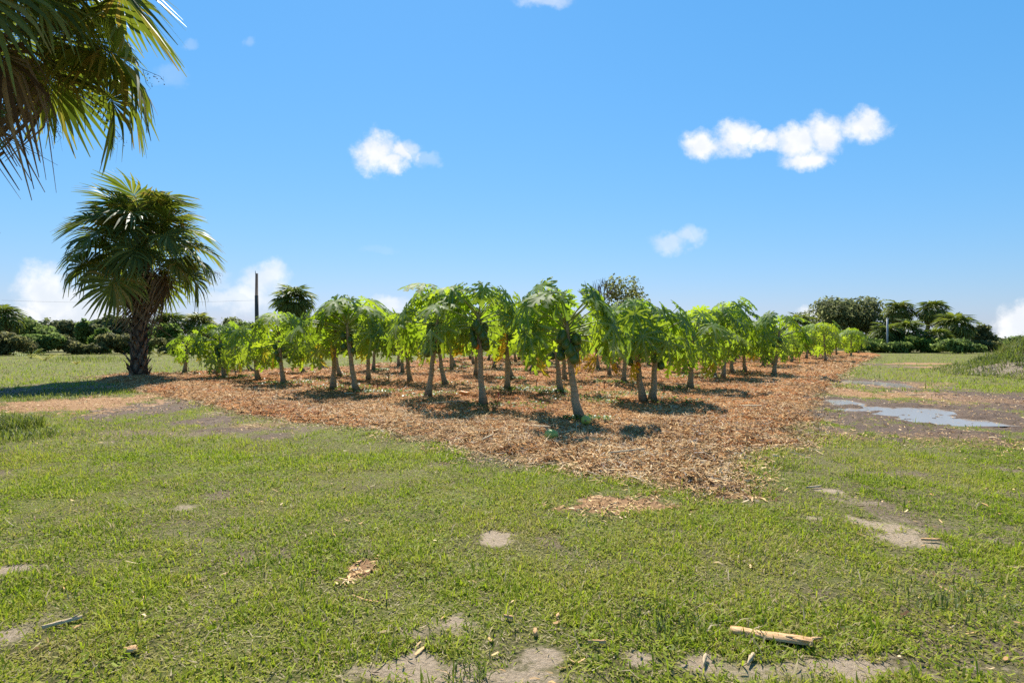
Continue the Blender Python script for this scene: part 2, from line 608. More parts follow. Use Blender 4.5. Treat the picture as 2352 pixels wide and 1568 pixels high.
# ------------------------------------------------------------------ mulch bed
th2 = np.linspace(-46, 36, 360)
rr2 = np.geomspace(4.0, 75, 330)
TH, RR = np.meshgrid(np.radians(th2), rr2)
BX, BY = RR * np.sin(TH), RR * np.cos(TH)
bs = bed_sd(BX.ravel(), BY.ravel())
BZ = bed_height(BX.ravel(), BY.ravel(), bs)
nr, nth = BX.shape
ii, jj = np.meshgrid(np.arange(nr - 1), np.arange(nth - 1), indexing='ij')
a_ = (ii * nth + jj).ravel()
bq = np.stack([a_ + nth, a_ + nth + 1, a_ + 1, a_], 1)
bq = bq[(bs[bq] > -0.45).any(1)]
m_mulch, tt, o = new_mat('mulch')
geo = nd(tt, 'ShaderNodeNewGeometry')
pos = geo.outputs['Position']
vo = nd(tt, 'ShaderNodeTexVoronoi')
vo.inputs['Scale'].default_value = 22
vo.inputs['Randomness'].default_value = 1
mp = nd(tt, 'ShaderNodeMapping')
mp.inputs['Scale'].default_value = (0.6, 1.6, 1)
tt.links.new(pos, mp.inputs[0])
tt.links.new(mp.outputs[0], vo.inputs['Vector'])
sepv = nd(tt, 'ShaderNodeSeparateColor')
tt.links.new(vo.outputs['Color'], sepv.inputs[0])
cc = ramp(tt, sepv.outputs[0], [(0.0, (0.15, 0.062, 0.020)), (0.35, (0.33, 0.148, 0.048)), (0.7, (0.52, 0.27, 0.095)), (1.0, (0.65, 0.40, 0.17))])
reg = noise(tt, pos, 0.35, 4, 0.6)
cc = mix_c(tt, sstep(tt, reg, 0.42, 0.62), cc, mix_c(tt, 1.0, cc, (1.0, 0.72, 0.5), 'MULTIPLY'))
nb = noise(tt, pos, 12, 8, 0.75)
cc = mix_c(tt, sstep(tt, nb, 0.55, 0.3), cc, mix_c(tt, 1.0, cc, (0.45, 0.42, 0.4), 'MULTIPLY'))
pbm = nd(tt, 'ShaderNodeBsdfPrincipled')
pbm.inputs['Roughness'].default_value = 0.9
pbm.inputs['Specular IOR Level'].default_value = 0.2
tt.links.new(cc, pbm.inputs['Base Color'])
hh = math_n(tt, 'ADD', math_n(tt, 'MULTIPLY', vo.outputs['Distance'], 0.7), nb)
tt.links.new(bump(tt, hh, 1.0, 0.05), pbm.inputs['Normal'])
tt.links.new(pbm.outputs[0], o.inputs[0])
me = mesh_np('mulch_bed', np.stack([BX.ravel(), BY.ravel(), BZ], 1), bq, None, [m_mulch], smooth=True)
tag(link('mulch_bed', me), 'raised bed of reddish brown wood chip mulch', None, None, 'structure')

# loose chips and straw lying over the bed
m_chip = None
mm, tt, o = new_mat('wood_chip')
f = attr(tt, 'tint')
cc = ramp(tt, f, [(0.0, (0.12, 0.055, 0.020)), (0.2, (0.28, 0.146, 0.052)), (0.5, (0.51, 0.295, 0.108)), (0.75, (0.65, 0.435, 0.19)), (1.0, (0.78, 0.58, 0.34))])
cc = mix_c(tt, attr(tt, 'red'), cc, mix_c(tt, 1.0, cc, (0.95, 0.70, 0.48), 'MULTIPLY'))
cc = mix_c(tt, attr(tt, 'grey'), cc, (0.36, 0.31, 0.26))
pc = nd(tt, 'ShaderNodeBsdfPrincipled')
pc.inputs['Roughness'].default_value = 0.75
pc.inputs['Specular IOR Level'].default_value = 0.25
tt.links.new(cc, pc.inputs['Base Color'])
tt.links.new(pc.outputs[0], o.inputs[0])
m_chip = mm


def strips(P, L, W, az, tilt, bend, tint, roll=None, seg=2):
    """flat bent strips: P centres; returns verts, quads, tint"""
    n = len(P)
    roll = np.zeros(n) if roll is None else roll
    d = np.stack([np.cos(az) * np.cos(tilt), np.sin(az) * np.cos(tilt), np.sin(tilt)], 1)
    s = np.stack([-np.sin(az), np.cos(az), np.zeros(n)], 1)
    u_ = np.cross(d, s)
    s = s * np.cos(roll)[:, None] + u_ * np.sin(roll)[:, None]
    u_ = np.cross(d, s)
    V = np.zeros((n, (seg + 1) * 2, 3))
    for k in range(seg + 1):
        q = k / seg - 0.5
        c0 = P + d * (q * L)[:, None] - u_ * ((q * q * 4 - 0.5) * bend * L)[:, None]
        wk = W * (1 if k not in (0, seg) else 0.65)
        V[:, 2 * k] = c0 - s * wk[:, None] / 2
        V[:, 2 * k + 1] = c0 + s * wk[:, None] / 2
    base = np.arange(n)[:, None] * (seg + 1) * 2
    Q = np.concatenate([base + np.array([[2 * k, 2 * k + 1, 2 * k + 3, 2 * k + 2]]) for k in range(seg)], 0)
    return V.reshape(-1, 3), Q, np.repeat(tint, (seg + 1) * 2)


def view_points(n, d0, d1, power=1.0, half=0.98):
    """random ground points in front of the house corner, denser close by"""
    uq = rng.random(n)
    if power == 0:
        d = d0 * (d1 / d0) ** uq
    else:
        d = (d0 ** power + uq * (d1 ** power - d0 ** power)) ** (1 / power)
    x = (rng.random(n) * 2 - 1) * (half * d + 2.6)
    return x, d


cx_, cy_ = view_points(430000, 4.6, 45, -0.35, 0.85)
s_ = bed_sd(cx_, cy_)
k_ = s_ > -0.05 - 0.55 * rng.random(len(s_)) ** 4
cx_, cy_, s_ = cx_[k_], cy_[k_], s_[k_]
n_ = len(cx_)
big = 1 + ss(cy_, 8, 40) * 1.6
L_ = rng.gamma(2.5, 0.018, n_) * big + 0.012
W_ = (0.006 + rng.random(n_) ** 2 * 0.019) * big
straw = rng.random(n_) < 0.10 + 0.22 * (s_ < 2.2) * ss(fbm(cx_, cy_, 0.7, 93), 0.35, 0.6)
L_[straw] *= 2.5
W_[straw] = 0.005 * big[straw]
L_ = np.minimum(L_, 0.32)
zc = np.maximum(bed_height(cx_, cy_, s_), ground_height(cx_, cy_))
reg = fbm(cx_, cy_, 0.5, 91)
tint = np.clip(0.45 + 0.26 * rng.standard_normal(n_) + (reg - 0.5) * 0.5, 0, 1)
tint[straw] = np.clip(tint[straw] + 0.20, 0, 1)
red = ss(s_, 1.6, 3.4) * (0.35 + 0.65 * ss(fbm(cx_, cy_, 0.45, 95), 0.35, 0.6))
tint = np.clip(tint - 0.25 * ss(fbm(cx_, cy_, 0.9, 97), 0.55, 0.75), 0, 1)
P_ = np.stack([cx_, cy_, zc + 0.006 + rng.random(n_) ** 2 * 0.03], 1)
grey = (rng.random(n_) < .16) * rng.random(n_)
jn = Joiner()
for sel, seg in ((straw, 2), (~straw, 1)):
    m = int(sel.sum())
    V, Q, T_ = strips(P_[sel], L_[sel], W_[sel], rng.random(m) * 6.283, rng.normal(0, 0.32, m), rng.normal(0, 0.12, m), tint[sel], rng.normal(0, 0.6, m), seg)
    jn.add(V, Q, None, tint=T_, red=np.repeat(red[sel], 2 * seg + 2), grey=np.repeat(grey[sel], 2 * seg + 2))
me = jn.mesh('wood_chips', [m_chip])
tag(link('wood_chips', me), 'loose wood chips and straw covering the mulch bed', 'wood chips', None, 'stuff')
print('chips', n_)

# scattered chips on the lawn and in the mud
cx_, cy_ = view_points(200000, 1.2, 24, -0.05, 0.95)
sa, so, ch, mu, we = ground_fields(cx_, cy_)
s_ = bed_sd(cx_, cy_)
pr = np.clip(ch * 0.9 + mu * 0.30 + so * .012 + sa * .008 + 0.0022 + 0.2 * np.exp(-np.clip(-s_, 0, 9) / 0.22), 0, 1)
k_ = (rng.random(len(cx_)) < pr) & (s_ < 0.0)
cx_, cy_ = cx_[k_], cy_[k_]
n_ = len(cx_)
big = 1 + ss(cy_, 8, 30) * 0.9
P_ = np.stack([cx_, cy_, ground_height(cx_, cy_) + 0.006 + rng.random(n_) * 0.014], 1)
L_ = np.minimum((rng.gamma(2.5, 0.014, n_) + 0.012) * big, 0.2)
V, Q, T_ = strips(P_, L_, (0.005 + rng.random(n_) ** 2 * 0.014) * big, rng.random(n_) * 6.283, rng.normal(0, 0.2, n_), rng.normal(0, 0.1, n_),
                  np.clip(0.5 + 0.27 * rng.standard_normal(n_), 0, 1), rng.normal(0, 0.4, n_))
me = mesh_np('scattered_chips', V, Q, None, [m_chip], dict(tint=T_))
tag(link('scattered_chips', me), 'thin scatter of wood chips over lawn and mud', 'wood chips', None, 'stuff')
print('scatter', n_)

# ------------------------------------------------------------------ grass
m_grass = tint_leaf('grass_blade',
                    [(0.0, (0.062, 0.083, 0.007)), (0.35, (0.19, 0.24, 0.013)), (0.65, (0.32, 0.355, 0.026)), (0.84, (0.36, 0.33, 0.06)), (0.94, (0.36, 0.29, 0.14)), (1.0, (0.50, 0.40, 0.24))],
                    [(0.0, (0.10, 0.18, 0.008)), (0.35, (0.26, 0.38, 0.014)), (0.65, (0.40, 0.48, 0.024)), (0.84, (0.40, 0.38, 0.06)), (0.94, (0.36, 0.29, 0.12)), (1.0, (0.46, 0.37, 0.22))],
                    tfac=0.42, rough=0.55, spec=0.12)


def blade_mesh(P, L, W, az, lean, curl, tint, two=True):
    n = len(P)
    d = np.stack([np.cos(az), np.sin(az), np.zeros(n)], 1)
    s = np.stack([-np.sin(az), np.cos(az), np.zeros(n)], 1)
    up = np.array((0, 0, 1.0))
    if two:
        V = np.zeros((n, 5, 3))
        a1 = lean
        a2 = lean + curl
        m1 = P + (d * np.sin(a1)[:, None] + up * np.cos(a1)[:, None]) * (L * 0.5)[:, None]
        tip = m1 + (d * np.sin(a2)[:, None] + up * np.cos(a2)[:, None]) * (L * 0.5)[:, None]
        V[:, 0] = P - s * (W * 0.4)[:, None]
        V[:, 1] = P + s * (W * 0.4)[:, None]
        V[:, 2] = m1 - s * (W * 0.5)[:, None]
        V[:, 3] = m1 + s * (W * 0.5)[:, None]
        V[:, 4] = tip
        b = np.arange(n)[:, None] * 5
        return V.reshape(-1, 3), b + np.array([[0, 1, 3, 2]]), b + np.array([[2, 3, 4]]), np.repeat(tint, 5)
    V = np.zeros((n, 3, 3))
    tip = P + (d * np.sin(lean)[:, None] + up * np.cos(lean)[:, None]) * L[:, None]
    V[:, 0] = P - s * (W * 0.5)[:, None]
    V[:, 1] = P + s * (W * 0.5)[:, None]
    V[:, 2] = tip
    return V.reshape(-1, 3), None, np.arange(n)[:, None] * 3 + np.array([[0, 1, 2]]), np.repeat(tint, 3)


def mound_h(x, y):
    q = np.sqrt(((x - 24.2) / 6.6) ** 2 + ((y - 21.4) / 6.0) ** 2)
    q = q + (fbm(x, y, 0.6, 131) - 0.5) * 0.35
    return 2.3 * (1 - ss(q, 0.1, 1.05)) - 0.05


def grass_keep(x, y):
    sa, so, ch, mu, we = ground_fields(x, y)
    s = bed_sd(x, y)
    sa = sa + (fbm(x, y, 4.0, 121) - 0.5) * 0.6 * (sa > .02) + (vnoise(x, y, 12, 123) - 0.5) * 0.4 * (sa > .02)
    so = so + (fbm(x, y, 5.0, 125) - 0.5) * 0.9 * (so > .02)
    k = 1 - np.clip(0.98 * ss(sa, .0, .95) + 0.72 * ss(so, .2, .9) + 0.95 * ss(ch, .25, .7) + 0.96 * ss(mu, .15, .5) + ss(we, .1, .3), 0, 1)
    k = k * (1 - ss(s, -0.10, 0.10))
    return k


jn = Joiner()
tot = 0
for (n, d0, d1, pw, two, l0, w0) in [(430000, 1.1, 7.0, 0.7, True, 0.028, 0.0068), (620000, 1.1, 7.4, 0.7, False, 0.022, 0.0074), (330000, 6.6, 17, 0.3, False, 0.036, 0.0115), (150000, 15, 52, 0.0, False, 0.07, 0.026)]:
    x, y = view_points(n, d0, d1, pw, 0.96)
    # tufts: pull part of the blades to clump centres
    keep = grass_keep(x, y)
    clump = fbm(x, y, 3.0, 101, 3)
    fine = vnoise(x, y, 13, 103)
    keep = keep * (0.30 + 0.70 * ss(clump * 0.55 + fine * 0.45, 0.30, 0.62))
    k = rng.random(n) < keep
    x, y, clump = x[k], y[k], clump[k]
    m = len(x)
    L = l0 * (0.5 + rng.gamma(3.0, 0.25, m)) * (0.7 + 0.75 * ss(clump, 0.35, 0.7))
    W = w0 * (0.6 + 0.8 * rng.random(m))
    hue = fbm(x, y, 0.45, 107, 4)
    tint = 0.50 + (hue - 0.5) * 0.8 + (vnoise(x, y, 5.0, 111) - 0.5) * 0.35 + rng.normal(0, 0.16, m)
    dry = rng.random(m) < 0.08 + 0.28 * ss(fbm(x, y, 0.8, 109), 0.5, 0.75)
    tint = np.where(dry, 0.86 + 0.14 * rng.random(m), np.clip(tint, 0, 0.88))
    z = ground_height(x, y)
    V, Q, T, A = blade_mesh(np.stack([x, y, z - 0.003], 1), L, W, rng.random(m) * 6.283, np.abs(rng.normal(0.95, 0.40, m)), rng.normal(0.45, 0.4, m), tint, two)
    jn.add(V, Q, T, tint=A)
    tot += m
# dead thatch lying flat between the tufts
x, y = view_points(210000, 1.1, 9, 0.7, 0.96)
k = rng.random(len(x)) < grass_keep(x, y) * 0.42 + 0.05 * (bed_sd(x, y) < 0)
x, y = x[k], y[k]
m = len(x)
V, Q, T, A = blade_mesh(np.stack([x, y, ground_height(x, y) + 0.002 + 0.006 * rng.random(m)], 1), 0.02 + 0.04 * rng.random(m), 0.004 + 0.004 * rng.random(m), rng.random(m) * 6.283,
                        np.clip(rng.normal(1.47, 0.12, m), 1.1, 1.6), None, np.clip(rng.normal(0.9, 0.07, m), 0.72, 1.0), False)
jn.add(V, Q, T, tint=A)
# low broad-leaf weeds in the turf
x, y = view_points(115000, 1.1, 11, 0.6, 0.96)
k = rng.random(len(x)) < grass_keep(x, y) * ss(fbm(x, y, 1.1, 113), 0.45, 0.62) * 0.8 + 0.02
x, y = x[k], y[k]
m = len(x)
V, Q, T = strips(np.stack([x, y, ground_height(x, y) + 0.012 + 0.02 * rng.random(m)], 1), 0.014 + 0.02 * rng.random(m), 0.008 + 0.011 * rng.random(m), rng.random(m) * 6.283,
                 rng.normal(0, 0.4, m), rng.normal(0.1, 0.1, m), np.clip(rng.normal(0.36, 0.16, m), 0, 0.8), rng.normal(0, 0.3, m), 1)
jn.add(V, Q, None, tint=T)
# long stray blades
x, y = view_points(7500, 1.1, 14, 0.7, 0.96)
k = rng.random(len(x)) < grass_keep(x, y)
x, y = x[k], y[k]
m = len(x)
V, Q, T, A = blade_mesh(np.stack([x, y, ground_height(x, y)], 1), 0.07 + 0.09 * rng.random(m), 0.005 + 0.003 * rng.random(m), rng.random(m) * 6.283,
                        np.abs(rng.normal(0.7, 0.3, m)), rng.normal(0.6, 0.3, m), np.clip(rng.normal(0.7, 0.2, m), 0, 1))
jn.add(V, Q, T, tint=A)
tag(link('grass', jn.mesh('grass', [m_grass])), 'short green and straw coloured turf grass on the lawn', 'grass', None, 'stuff')
print('grass', tot, jn.n)

# ------------------------------------------------------------------ mound with tall grass
gx = np.linspace(15, 31, 120)
gy = np.linspace(13.5, 28, 120)
MX, MY = np.meshgrid(gx, gy)
MZ = mound_h(MX.ravel(), MY.ravel())
ii, jj = np.meshgrid(np.arange(119), np.arange(119), indexing='ij')
a_ = (ii * 120 + jj).ravel()
mq = np.stack([a_, a_ + 1, a_ + 121, a_ + 120], 1)
mq = mq[(MZ[mq] > -0.045).any(1)]
m_mound = simple_mat('mound_soil', [(0.25, (0.10, 0.075, 0.05)), (0.5, (0.24, 0.185, 0.13)), (0.75, (0.42, 0.34, 0.26))], 5, 0.95, 0.15, 0.8, 0.06)
tag(link('dirt_mound', mesh_np('dirt_mound', np.stack([MX.ravel(), MY.ravel(), MZ], 1), mq, None, [m_mound], smooth=True)),
    'sandy dirt mound overgrown with tall grass', None, None, 'structure')
m_tall = tint_leaf('tall_grass',
                   [(0.0, (0.035, 0.055, 0.010)), (0.5, (0.12, 0.16, 0.03)), (0.8, (0.21, 0.21, 0.06)), (1.0, (0.36, 0.30, 0.15))],
                   [(0.0, (0.06, 0.10, 0.01)), (0.5, (0.22, 0.28, 0.03)), (0.8, (0.32, 0.31, 0.07)), (1.0, (0.38, 0.32, 0.16))], tfac=0.45)
n = 90000
x = rng.uniform(14.5, 27, n)
y = rng.uniform(13.5, 28, n)
h = mound_h(x, y)
k = (h > -0.04) & (rng.random(n) < 0.6 + 0.4 * ss(fbm(x, y, 0.9, 137), 0.35, 0.55))
face = (np.hypot(x - 18.6, y - 17.9) < 0.9 + 0.5 * vnoise(x, y, 1.5, 139)) 
k &= ~face
x, y, h = x[k], y[k], h[k]
m = len(x)
L = (0.14 + 0.32 * rng.random(m)) * (0.45 + 0.9 * ss(h, 0.0, 1.2)) * (0.6 + 0.8 * fbm(x, y, 0.8, 141))
V, Q, T, A = blade_mesh(np.stack([x, y, h - 0.02], 1), L * 1.5, 0.012 + 0.008 * rng.random(m), rng.random(m) * 6.283, np.abs(rng.normal(0.35, 0.3, m)), rng.normal(0.9, 0.5, m),
                        np.clip(rng.normal(0.55, 0.2, m) + (fbm(x, y, 0.7, 143) - 0.5), 0, 1))
jn = Joiner()
jn.add(V, Q, T, tint=A)
# rank grass round the foot of the near palm and stray tussocks at the field edges
for (px, py, rad, cnt, hh_) in [(2, 985, 0.55, 1300, 0.26), (40, 1003, 0.5, 500, 0.15), (150, 905, 1.6, 1100, 0.12), (690, 826, 2.5, 400, 0.3), (240, 830, 3.0, 300, 0.35), (195, 825, 2.0, 300, 0.35),
                             (2120, 800.5, 2.5, 900, 1.0), (2085, 800.5, 3, 900, 0.9), (2280, 800, 4, 900, 0.9), (1075, 1552, 0.10, 70, 0.06), (2190, 1380, 0.3, 160, 0.08), (1530, 1440, 0.2, 120, .07)]:
    cx, cy = g(px, py)
    a = rng.random(cnt) * 6.283
    q = rad * np.sqrt(rng.random(cnt))
    x, y = cx + q * np.cos(a), cy + q * np.sin(a) * (1.0 if py > 900 else 0.6)
    V, Q, T, A = blade_mesh(np.stack([x, y, ground_height(x, y)], 1), hh_ * (0.6 + 0.8 * rng.random(cnt)), np.full(cnt, 0.006 + 0.02 * min(1, cy / 50)), rng.random(cnt) * 6.283,
                            np.abs(rng.normal(0.3, 0.25, cnt)), rng.normal(0.7, 0.4, cnt), np.clip(rng.normal(0.45, 0.2, cnt), 0, 1))
    jn.add(V, Q, T, tint=A)
tag(link('tall_grass', jn.mesh('tall_grass', [m_tall])), 'tall unmown grass on the mound and along the field edges', 'grass', None, 'stuff')

# ------------------------------------------------------------------ bark, leaf materials for the trees
m_pap_leaf, tt, o = new_mat('papaya_leaf')
oi = nd(tt, 'ShaderNodeObjectInfo')
tint_ = attr(tt, 'tint')
rv = math_n(tt, 'MULTIPLY_ADD', oi.outputs['Random'], 0.55, math_n(tt, 'MULTIPLY', tint_, 0.45))
tcn = nd(tt, 'ShaderNodeTexCoord')
ln_ = noise(tt, tcn.outputs['Object'], 9, 3, 0.6)
base = ramp(tt, math_n(tt, 'ADD', rv, math_n(tt, 'MULTIPLY_ADD', ln_, 0.4, -0.2)), [(0.0, (0.065, 0.125, 0.026)), (0.5, (0.11, 0.195, 0.032)), (0.85, (0.155, 0.25, 0.034)), (1.0, (0.19, 0.27, 0.034))])
vein = sstep(tt, attr(tt, 'vein'), 0.022, 0.004)
base = mix_c(tt, math_n(tt, 'MULTIPLY', vein, 0.8), base, (0.30, 0.36, 0.17))
trc = ramp(tt, rv, [(0.0, (0.24, 0.38, 0.016)), (0.5, (0.36, 0.50, 0.02)), (1.0, (0.46, 0.55, 0.024))])
leafy(tt, o, base, trc, 0.52, 0.55, 0.12, bump(tt, ln_, 0.25, 0.02))
m_pap_yellow, tt, o = new_mat('yellow_leaf')
oi = nd(tt, 'ShaderNodeObjectInfo')
tcn = nd(tt, 'ShaderNodeTexCoord')
ln_ = noise(tt, tcn.outputs['Object'], 7, 4, 0.6)
yc = ramp(tt, math_n(tt, 'ADD', ln_, math_n(tt, 'MULTIPLY_ADD', oi.outputs['Random'], 0.5, -0.25)), [(0.15, (0.30, 0.15, 0.03)), (0.36, (0.62, 0.38, 0.02)), (0.55, (0.68, 0.54, 0.03)), (0.85, (0.44, 0.50, 0.05))])
leafy(tt, o, yc, yc, 0.45, 0.5, 0.3)
m_petiole = simple_mat('petiole', [(0.3, (0.16, 0.22, 0.05)), (0.6, (0.30, 0.34, 0.11)), (0.8, (0.36, 0.33, 0.16))], 4, 0.5, 0.4, 0.1)

m_pap_trunk, tt, o = new_mat('papaya_trunk')
geo = nd(tt, 'ShaderNodeTexCoord')
vec = geo.outputs['Object']
mp = nd(tt, 'ShaderNodeMapping')
mp.inputs['Scale'].default_value = (2.5, 2.5, 42)
tt.links.new(vec, mp.inputs[0])
rn = noise(tt, mp.outputs[0], 1.0, 5, 0.6)
fn = noise(tt, vec, 30, 6, 0.7)
pn = noise(tt, vec, 4, 4, 0.6)
bc = ramp(tt, math_n(tt, 'ADD', math_n(tt, 'MULTIPLY', rn, 0.6), math_n(tt, 'MULTIPLY', fn, 0.4)), [(0.3, (0.17, 0.125, 0.07)), (0.5, (0.33, 0.255, 0.155)), (0.7, (0.47, 0.375, 0.245))])
bc = mix_c(tt, sstep(tt, pn, 0.55, 0.72), bc, (0.17, 0.155, 0.075))
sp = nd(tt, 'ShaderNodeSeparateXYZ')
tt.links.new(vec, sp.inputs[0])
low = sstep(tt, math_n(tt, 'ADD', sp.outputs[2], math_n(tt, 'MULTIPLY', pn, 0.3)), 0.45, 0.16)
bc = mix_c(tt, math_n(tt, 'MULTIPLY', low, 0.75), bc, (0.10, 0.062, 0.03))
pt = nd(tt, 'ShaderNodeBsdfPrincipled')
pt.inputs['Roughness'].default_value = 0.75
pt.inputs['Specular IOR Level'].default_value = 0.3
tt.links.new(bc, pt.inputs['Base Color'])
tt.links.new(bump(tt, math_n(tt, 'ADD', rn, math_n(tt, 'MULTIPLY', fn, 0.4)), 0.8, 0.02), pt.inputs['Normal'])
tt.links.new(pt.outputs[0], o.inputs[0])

m_fruit = simple_mat('green_papaya_skin', [(0.25, (0.035, 0.075, 0.018)), (0.55, (0.07, 0.13, 0.026)), (0.8, (0.12, 0.18, 0.035))], 7, 0.42, 0.5, 0.1)
m_fruit_pale = simple_mat('fallen_papaya_skin', [(0.25, (0.20, 0.25, 0.035)), (0.55, (0.38, 0.42, 0.075)), (0.8, (0.60, 0.52, 0.13))], 9, 0.45, 0.5, 0.1)
m_fruit_ripe = simple_mat('ripe_papaya_skin', [(0.25, (0.40, 0.09, 0.012)), (0.55, (0.66, 0.20, 0.02)), (0.8, (0.62, 0.33, 0.05))], 6, 0.45, 0.4, 0.2)
m_flesh = simple_mat('papaya_flesh', [(0.25, (0.55, 0.14, 0.02)), (0.55, (0.80, 0.30, 0.06)), (0.8, (0.75, 0.45, 0.16))], 14, 0.5, 0.4, 0.8, 0.01)


# ------------------------------------------------------------------ papaya leaf
def papaya_blade(seed, Rb, pitch, droop):
    """verts, tris, vein distance; blade joined to the petiole tip at the origin, central lobe along +x"""
    r = random.Random(seed)
    angs = [-152, -108, -70, -34, 0, 34, 70, 108, 152]
    lens = [.46, .60, .76, .92, 1.0, .92, .76, .60, .46]
    angs = [R(a + r.uniform(-6, 6)) for a in angs]
    lens = [l * Rb * r.uniform(.88, 1.1) for l in lens]
    V = [(0, 0)]
    lift = [0]
    vein = [0.0]
    T = []

    def add(p, lf, ve):
        V.append(p)
        lift.append(lf)
        vein.append(ve)
        return len(V) - 1
    n = len(angs)
    notch = []
    for i in range(n + 1):
        if i == 0:
            a, l = angs[0] - R(16), lens[0] * 0.42
        elif i == n:
            a, l = angs[-1] + R(16), lens[-1] * 0.42
        else:
            a, l = (angs[i - 1] + angs[i]) / 2, 0.26 * (lens[i - 1] + lens[i]) / 2 * r.uniform(.9, 1.15)
        notch.append(add((l * math.cos(a), l * math.sin(a)), 0.02 * Rb, 0.06))
    for i in range(n):
        ca, sa_ = math.cos(angs[i]), math.sin(angs[i])
        L = lens[i]

        def lp(t_, w_):
            return (L * t_ * ca - L * w_ * sa_, L * t_ * sa_ + L * w_ * ca)
        mid = [add(lp(tq, 0), 0, 0.0) for tq in (.30, .50, .70, .87)]
        tip = add(lp(1, 0), 0, 0.004)
        for sgn, nt_ in ((-1, notch[i]), (1, notch[i + 1])):
            j = lambda: r.uniform(.85, 1.2)
            ins = [add(lp(tq, sgn * wq * j()), 0.10 * L * wq * 6, L * wq) for tq, wq in ((.47, .065), (.66, .060), (.83, .04))]
            tips = [add(lp(tq * r.uniform(.95, 1.05), sgn * wq * j()), 0.02 * L, 0.02) for tq, wq in ((.68, .29), (.86, .20), (.97, .10))]

            def tri(a, b, c_):
                T.append((a, b, c_) if sgn > 0 else (a, c_, b))
            tri(0, mid[0], nt_)
            tri(mid[0], ins[0], nt_)
            tri(mid[0], mid[1], ins[0])
            tri(mid[1], ins[1], ins[0])
            tri(mid[1], mid[2], ins[1])
            tri(mid[2], ins[2], ins[1])
            tri(mid[2], mid[3], ins[2])
            tri(mid[3], tip, ins[2])
            tri(ins[0], ins[1], tips[0])
            tri(ins[1], ins[2], tips[1])
            tri(ins[2], tip, tips[2])
    V2 = np.array(V)
    rad = np.hypot(V2[:, 0], V2[:, 1])
    z = -droop * rad ** 2 / Rb + np.array(lift) + np.array([r.uniform(-.012, .012) for _ in V])
    # side lobes hang more than the middle one
    z -= 0.35 * np.abs(V2[:, 1]) ** 2 / Rb * droop / 0.5
    V3 = np.stack([V2[:, 0], V2[:, 1], z], 1)
    cp, sp_ = math.cos(pitch), math.sin(pitch)
    x, zz = V3[:, 0] * cp + V3[:, 2] * sp_, -V3[:, 0] * sp_ + V3[:, 2] * cp
    V3[:, 0], V3[:, 2] = x, zz
    return V3, np.array(T), np.array(vein)


def papaya_leaf_geo(seed, Lp, Rb, pitch, droop):
    V, T, ve = papaya_blade(seed, Rb, pitch, droop)
    ts = np.linspace(0, 1, 5)
    pts = np.stack([Lp * ts, np.zeros(5), -0.10 * Lp * ts ** 2], 1)
    V = V + pts[-1]
    pv, pq, pt_ = tube(pts, [0.014, 0.011, 0.009, 0.008, 0.007], 5, True)
    return V, T, ve, pv, pq, pt_


LEAF_CLASSES = {  # elevation of the petiole, mesh pitch, droop, petiole length, blade size
    'young': dict(pitch=R(90), droop=.20, Lp=(.44, .64), Rb=(.36, .46)),
    'mid': dict(pitch=R(86), droop=.22, Lp=(.58, .80), Rb=(.44, .54)),
    'old': dict(pitch=R(70), droop=.24, Lp=(.66, .90), Rb=(.44, .54)),
    'dead': dict(pitch=R(58), droop=.30, Lp=(.50, .72), Rb=(.32, .42)),
}
leaf_geo, leaf_mesh, pet_mesh, whole_mesh, yellow_mesh = {}, {}, {}, {}, {}
sd_ = 100
for kls, p in LEAF_CLASSES.items():
    for v in range(5):
        sd_ += 1
        r = random.Random(sd_)
        gg = papaya_leaf_geo(sd_, r.uniform(*p['Lp']), r.uniform(*p['Rb']), p['pitch'] + r.uniform(-.45, .4), p['droop'] * r.uniform(.7, 1.3))
        leaf_geo[kls, v] = gg
        V, T, ve, pv, pq, ptt = gg
        leaf_mesh[kls, v] = mesh_np('papaya_leaf', V, None, T, [m_pap_leaf], dict(vein=ve, tint=np.full(len(V), r.random())))
        pet_mesh[kls, v] = mesh_np('petiole', pv, pq, ptt, [m_petiole], smooth=True)
        j = Joiner()
        j.add(V, None, T, 0, vein=ve, tint=r.random())
        j.add(pv, pq, ptt, 1, vein=0.1, tint=0.5)
        whole_mesh[kls, v] = j.mesh('papaya_leaf', [m_pap_leaf, m_petiole])
        if kls == 'dead':
            yellow_mesh[v] = mesh_np('yellow_leaf', V, None, T, [m_pap_yellow], dict(vein=ve))


def fruit_mesh(name, L, W, mat, squash=1.0):
    nu, nv = 12, 8
    V, Q, T = [], [], []
    V.append((0, 0, L * .5))
    for i in range(1, nv):
        a = math.pi * i / nv
        rr_ = math.sin(a) ** 0.85 * (1 - 0.22 * math.cos(a))
        for j in range(nu):
            b = 2 * math.pi * j / nu
            k = 1 + 0.03 * math.cos(5 * b)
            V.append((W / 2 * rr_ * k * math.cos(b), W / 2 * rr_ * k * math.sin(b) * squash, L / 2 * math.cos(a)))
    V.append((0, 0, -L * .52))
    for j in range(nu):
        T.append((0, 1 + j, 1 + (j + 1) % nu))
        T.append((len(V) - 1, 1 + (nv - 2) * nu + (j + 1) % nu, 1 + (nv - 2) * nu + j))
    for i in range(nv - 2):
        for j in range(nu):
            Q.append((1 + i * nu + j, 1 + (i + 1) * nu + j, 1 + (i + 1) * nu + (j + 1) % nu, 1 + i * nu + (j + 1) % nu))
    return mesh_np(name, V, Q, T, [mat], smooth=True)


fruits = [fruit_mesh('papaya_fruit', .235, .17, m_fruit), fruit_mesh('papaya_fruit', .21, .175, m_fruit), fruit_mesh('papaya_fruit', .19, .14, m_fruit)]
fruit_ripe = fruit_mesh('ripe_papaya', .15, .12, m_fruit_ripe)


